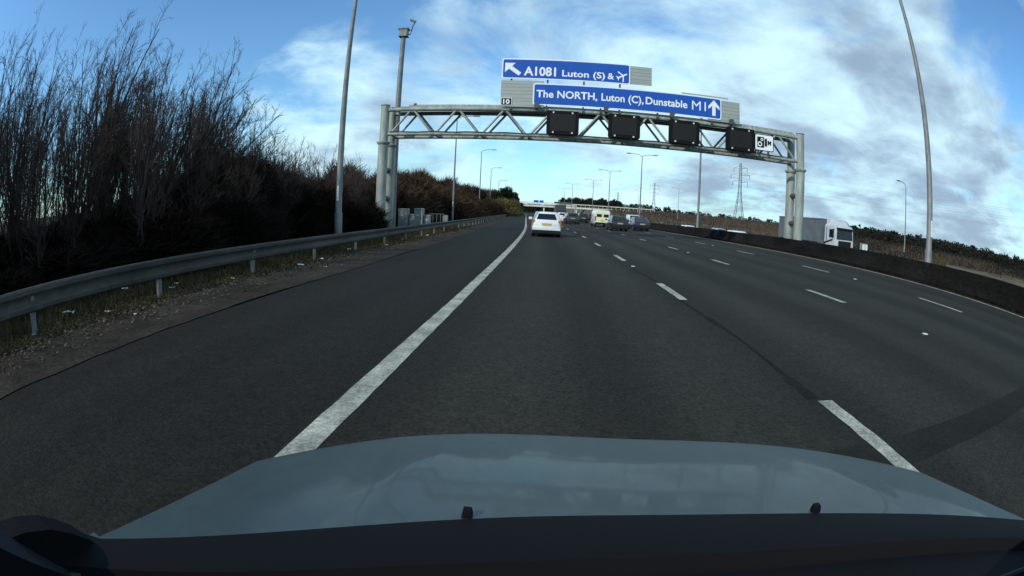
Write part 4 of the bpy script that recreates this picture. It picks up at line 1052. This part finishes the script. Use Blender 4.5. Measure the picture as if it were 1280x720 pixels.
# ----------------------------------------------------------------- sky, sun, camera
SUN_EL, SUN_AZ = 33.0, 222.0         # azimuth clockwise from +y (straight ahead)
w = bpy.data.worlds.new('World'); S.world = w; w.use_nodes = True
nt = w.node_tree; N = nt.nodes; L = nt.links; N.clear()
out = N.new('ShaderNodeOutputWorld'); bg = N.new('ShaderNodeBackground'); L.new(bg.outputs[0], out.inputs[0]); bg.inputs[1].default_value = .148
sky = N.new('ShaderNodeTexSky'); sky.sky_type = 'NISHITA'; sky.sun_disc = False; sky.sun_elevation = R(SUN_EL); sky.sun_rotation = R(SUN_AZ)
sky.air_density = 1.0; sky.dust_density = .6; sky.ozone_density = 1.6
tc = N.new('ShaderNodeTexCoord'); D = tc.outputs['Generated']
def math_(op, a, b=None, c=None, clamp=False):
    n = N.new('ShaderNodeMath'); n.operation = op; n.use_clamp = clamp
    for i, v in enumerate((a, b, c)):
        if v is None: continue
        if isinstance(v, (int, float)): n.inputs[i].default_value = v
        else: L.new(v, n.inputs[i])
    return n.outputs[0]
def dirv(az, el): return Vector((math.sin(R(az)) * math.cos(R(el)), math.cos(R(az)) * math.cos(R(el)), math.sin(R(el))))
def blob(az, el, rad, amp):
    """soft region of sky around one direction"""
    n = N.new('ShaderNodeVectorMath'); n.operation = 'DOT_PRODUCT'; L.new(D, n.inputs[0]); n.inputs[1].default_value = dirv(az, el)
    m = N.new('ShaderNodeMapRange'); m.interpolation_type = 'SMOOTHSTEP'; L.new(n.outputs['Value'], m.inputs[0])
    m.inputs[1].default_value = math.cos(R(rad)); m.inputs[2].default_value = 1; m.inputs[3].default_value = 0; m.inputs[4].default_value = amp
    return m.outputs[0]
def addall(L_):
    r = L_[0]
    for x in L_[1:]: r = math_('ADD', r, x)
    return r
sp = N.new('ShaderNodeSeparateXYZ'); L.new(D, sp.inputs[0])
den = math_('ADD', math_('MAXIMUM', sp.outputs[2], 0.0), .26)
px, py = math_('DIVIDE', sp.outputs[0], den), math_('DIVIDE', sp.outputs[1], den)
cb = N.new('ShaderNodeCombineXYZ'); L.new(px, cb.inputs[0]); L.new(py, cb.inputs[1])
def noise(scale, detail, off, dist=.3, stretch=(1, 1, 1), rough=.55):
    mp = N.new('ShaderNodeMapping'); mp.inputs['Location'].default_value = off; mp.inputs['Scale'].default_value = stretch; L.new(cb.outputs[0], mp.inputs['Vector'])
    n = N.new('ShaderNodeTexNoise'); n.inputs['Scale'].default_value = scale; n.inputs['Detail'].default_value = detail; n.inputs['Distortion'].default_value = dist; n.inputs['Roughness'].default_value = rough
    L.new(mp.outputs[0], n.inputs['Vector']); return n.outputs['Fac']
n1 = noise(1.45, 10, (3.1, 1.7, 0), .5, rough=.6)
n2 = noise(2.0, 7, (9.3, 4.2, 0), .4)
n3 = noise(4.5, 8, (1.3, 7.7, 0), .6, rough=.62)
cover = addall([n1, math_('MULTIPLY', math_('SUBTRACT', n3, .5), .28), blob(-62, 20, 42, -.24), blob(-28, 21, 15, -.20), blob(-26, 11, 11, .22), blob(-8, 12, 9, -.02), blob(10, 17, 18, .12), blob(42, 14, 26, .26), blob(60, 24, 13, -.22), blob(62, 6, 12, -.12), blob(20, 5, 16, .07), blob(-15, 6, 9, .06)])
cl = N.new('ShaderNodeMapRange'); cl.interpolation_type = 'SMOOTHSTEP'; L.new(cover, cl.inputs[0]); cl.inputs[1].default_value = .36; cl.inputs[2].default_value = .68; cl.inputs[3].default_value = 0; cl.inputs[4].default_value = .95
shade = addall([math_('MULTIPLY', n2, 1.3), math_('MULTIPLY', math_('SUBTRACT', n3, .5), .55), blob(45, 12, 24, .24), blob(22, 5, 13, .26), blob(-20, 7, 8, .24), blob(-26, 13, 8, -.25), blob(28, 15, 8, -.12)])
sh = N.new('ShaderNodeMapRange'); sh.interpolation_type = 'SMOOTHSTEP'; L.new(shade, sh.inputs[0]); sh.inputs[1].default_value = .50; sh.inputs[2].default_value = 1.12
cr = N.new('ShaderNodeMix'); cr.data_type = 'RGBA'; L.new(sh.outputs[0], cr.inputs['Factor']); cr.inputs['A'].default_value = (5.1, 7.2, 8.0, 1); cr.inputs['B'].default_value = (2.2, 3.0, 4.0, 1)
tint = N.new('ShaderNodeMix'); tint.data_type = 'RGBA'; tint.blend_type = 'MULTIPLY'; tint.inputs['Factor'].default_value = 1; L.new(sky.outputs[0], tint.inputs['A']); tint.inputs['B'].default_value = (.70, 1.06, 1.26, 1)
fin = N.new('ShaderNodeMix'); fin.data_type = 'RGBA'; L.new(cl.outputs[0], fin.inputs['Factor']); L.new(tint.outputs['Result'], fin.inputs['A']); L.new(cr.outputs['Result'], fin.inputs['B'])
L.new(fin.outputs['Result'], bg.inputs[0])

sun = bpy.data.lights.new('sun', 'SUN'); sun.energy = 2.8; sun.angle = R(.5); sun.color = (1, .95, .86)
so = bpy.data.objects.new('sun', sun); COL.objects.link(so)
d = dirv(SUN_AZ, SUN_EL); so.rotation_euler = d.to_track_quat('Z', 'Y').to_euler(); so.location = (0, 0, 60)

cam = bpy.data.cameras.new('camera'); co = bpy.data.objects.new('camera', cam); COL.objects.link(co); S.camera = co
cam.type = 'PANO'; cam.clip_start = .02; cam.clip_end = 8000; cam.sensor_width = 36; cam.sensor_height = 20.25; cam.sensor_fit = 'HORIZONTAL'
# wide dash camera lens (measured barrel distortion)
cam.panorama_type = 'FISHEYE_LENS_POLYNOMIAL'
cam.fisheye_polynomial_k0 = 0
cam.fisheye_polynomial_k1, cam.fisheye_polynomial_k2, cam.fisheye_polynomial_k3, cam.fisheye_polynomial_k4 = [-c for c in (0.05315553118530481, 0.0005834351155595658, -8.601973479333969e-05, 4.326850318680511e-06)]
cam.fisheye_fov = R(200)
pitch, yaw, roll = -0.14691, -0.07596, 0.04652
def rot3(v):
    c, s = math.cos(roll), math.sin(roll); v = (v[0] * c - v[2] * s, v[1], v[0] * s + v[2] * c)
    c, s = math.cos(pitch), math.sin(pitch); v = (v[0], v[1] * c - v[2] * s, v[1] * s + v[2] * c)
    c, s = math.cos(yaw), math.sin(yaw); return Vector((v[0] * c + v[1] * s, -v[0] * s + v[1] * c, v[2]))
r_, f_, u_ = rot3((1, 0, 0)), rot3((0, 1, 0)), rot3((0, 0, 1))
co.matrix_world = Matrix(((r_.x, u_.x, -f_.x, 0), (r_.y, u_.y, -f_.y, 0), (r_.z, u_.z, -f_.z, 1.35), (0, 0, 0, 1)))
S.view_settings.view_transform = 'Standard'; S.view_settings.look = 'None'; S.view_settings.exposure = 0; S.view_settings.gamma = 1; S.view_settings.use_curve_mapping = False
S.render.engine = 'CYCLES'; S.cycles.use_denoising = True; S.cycles.max_bounces = 6
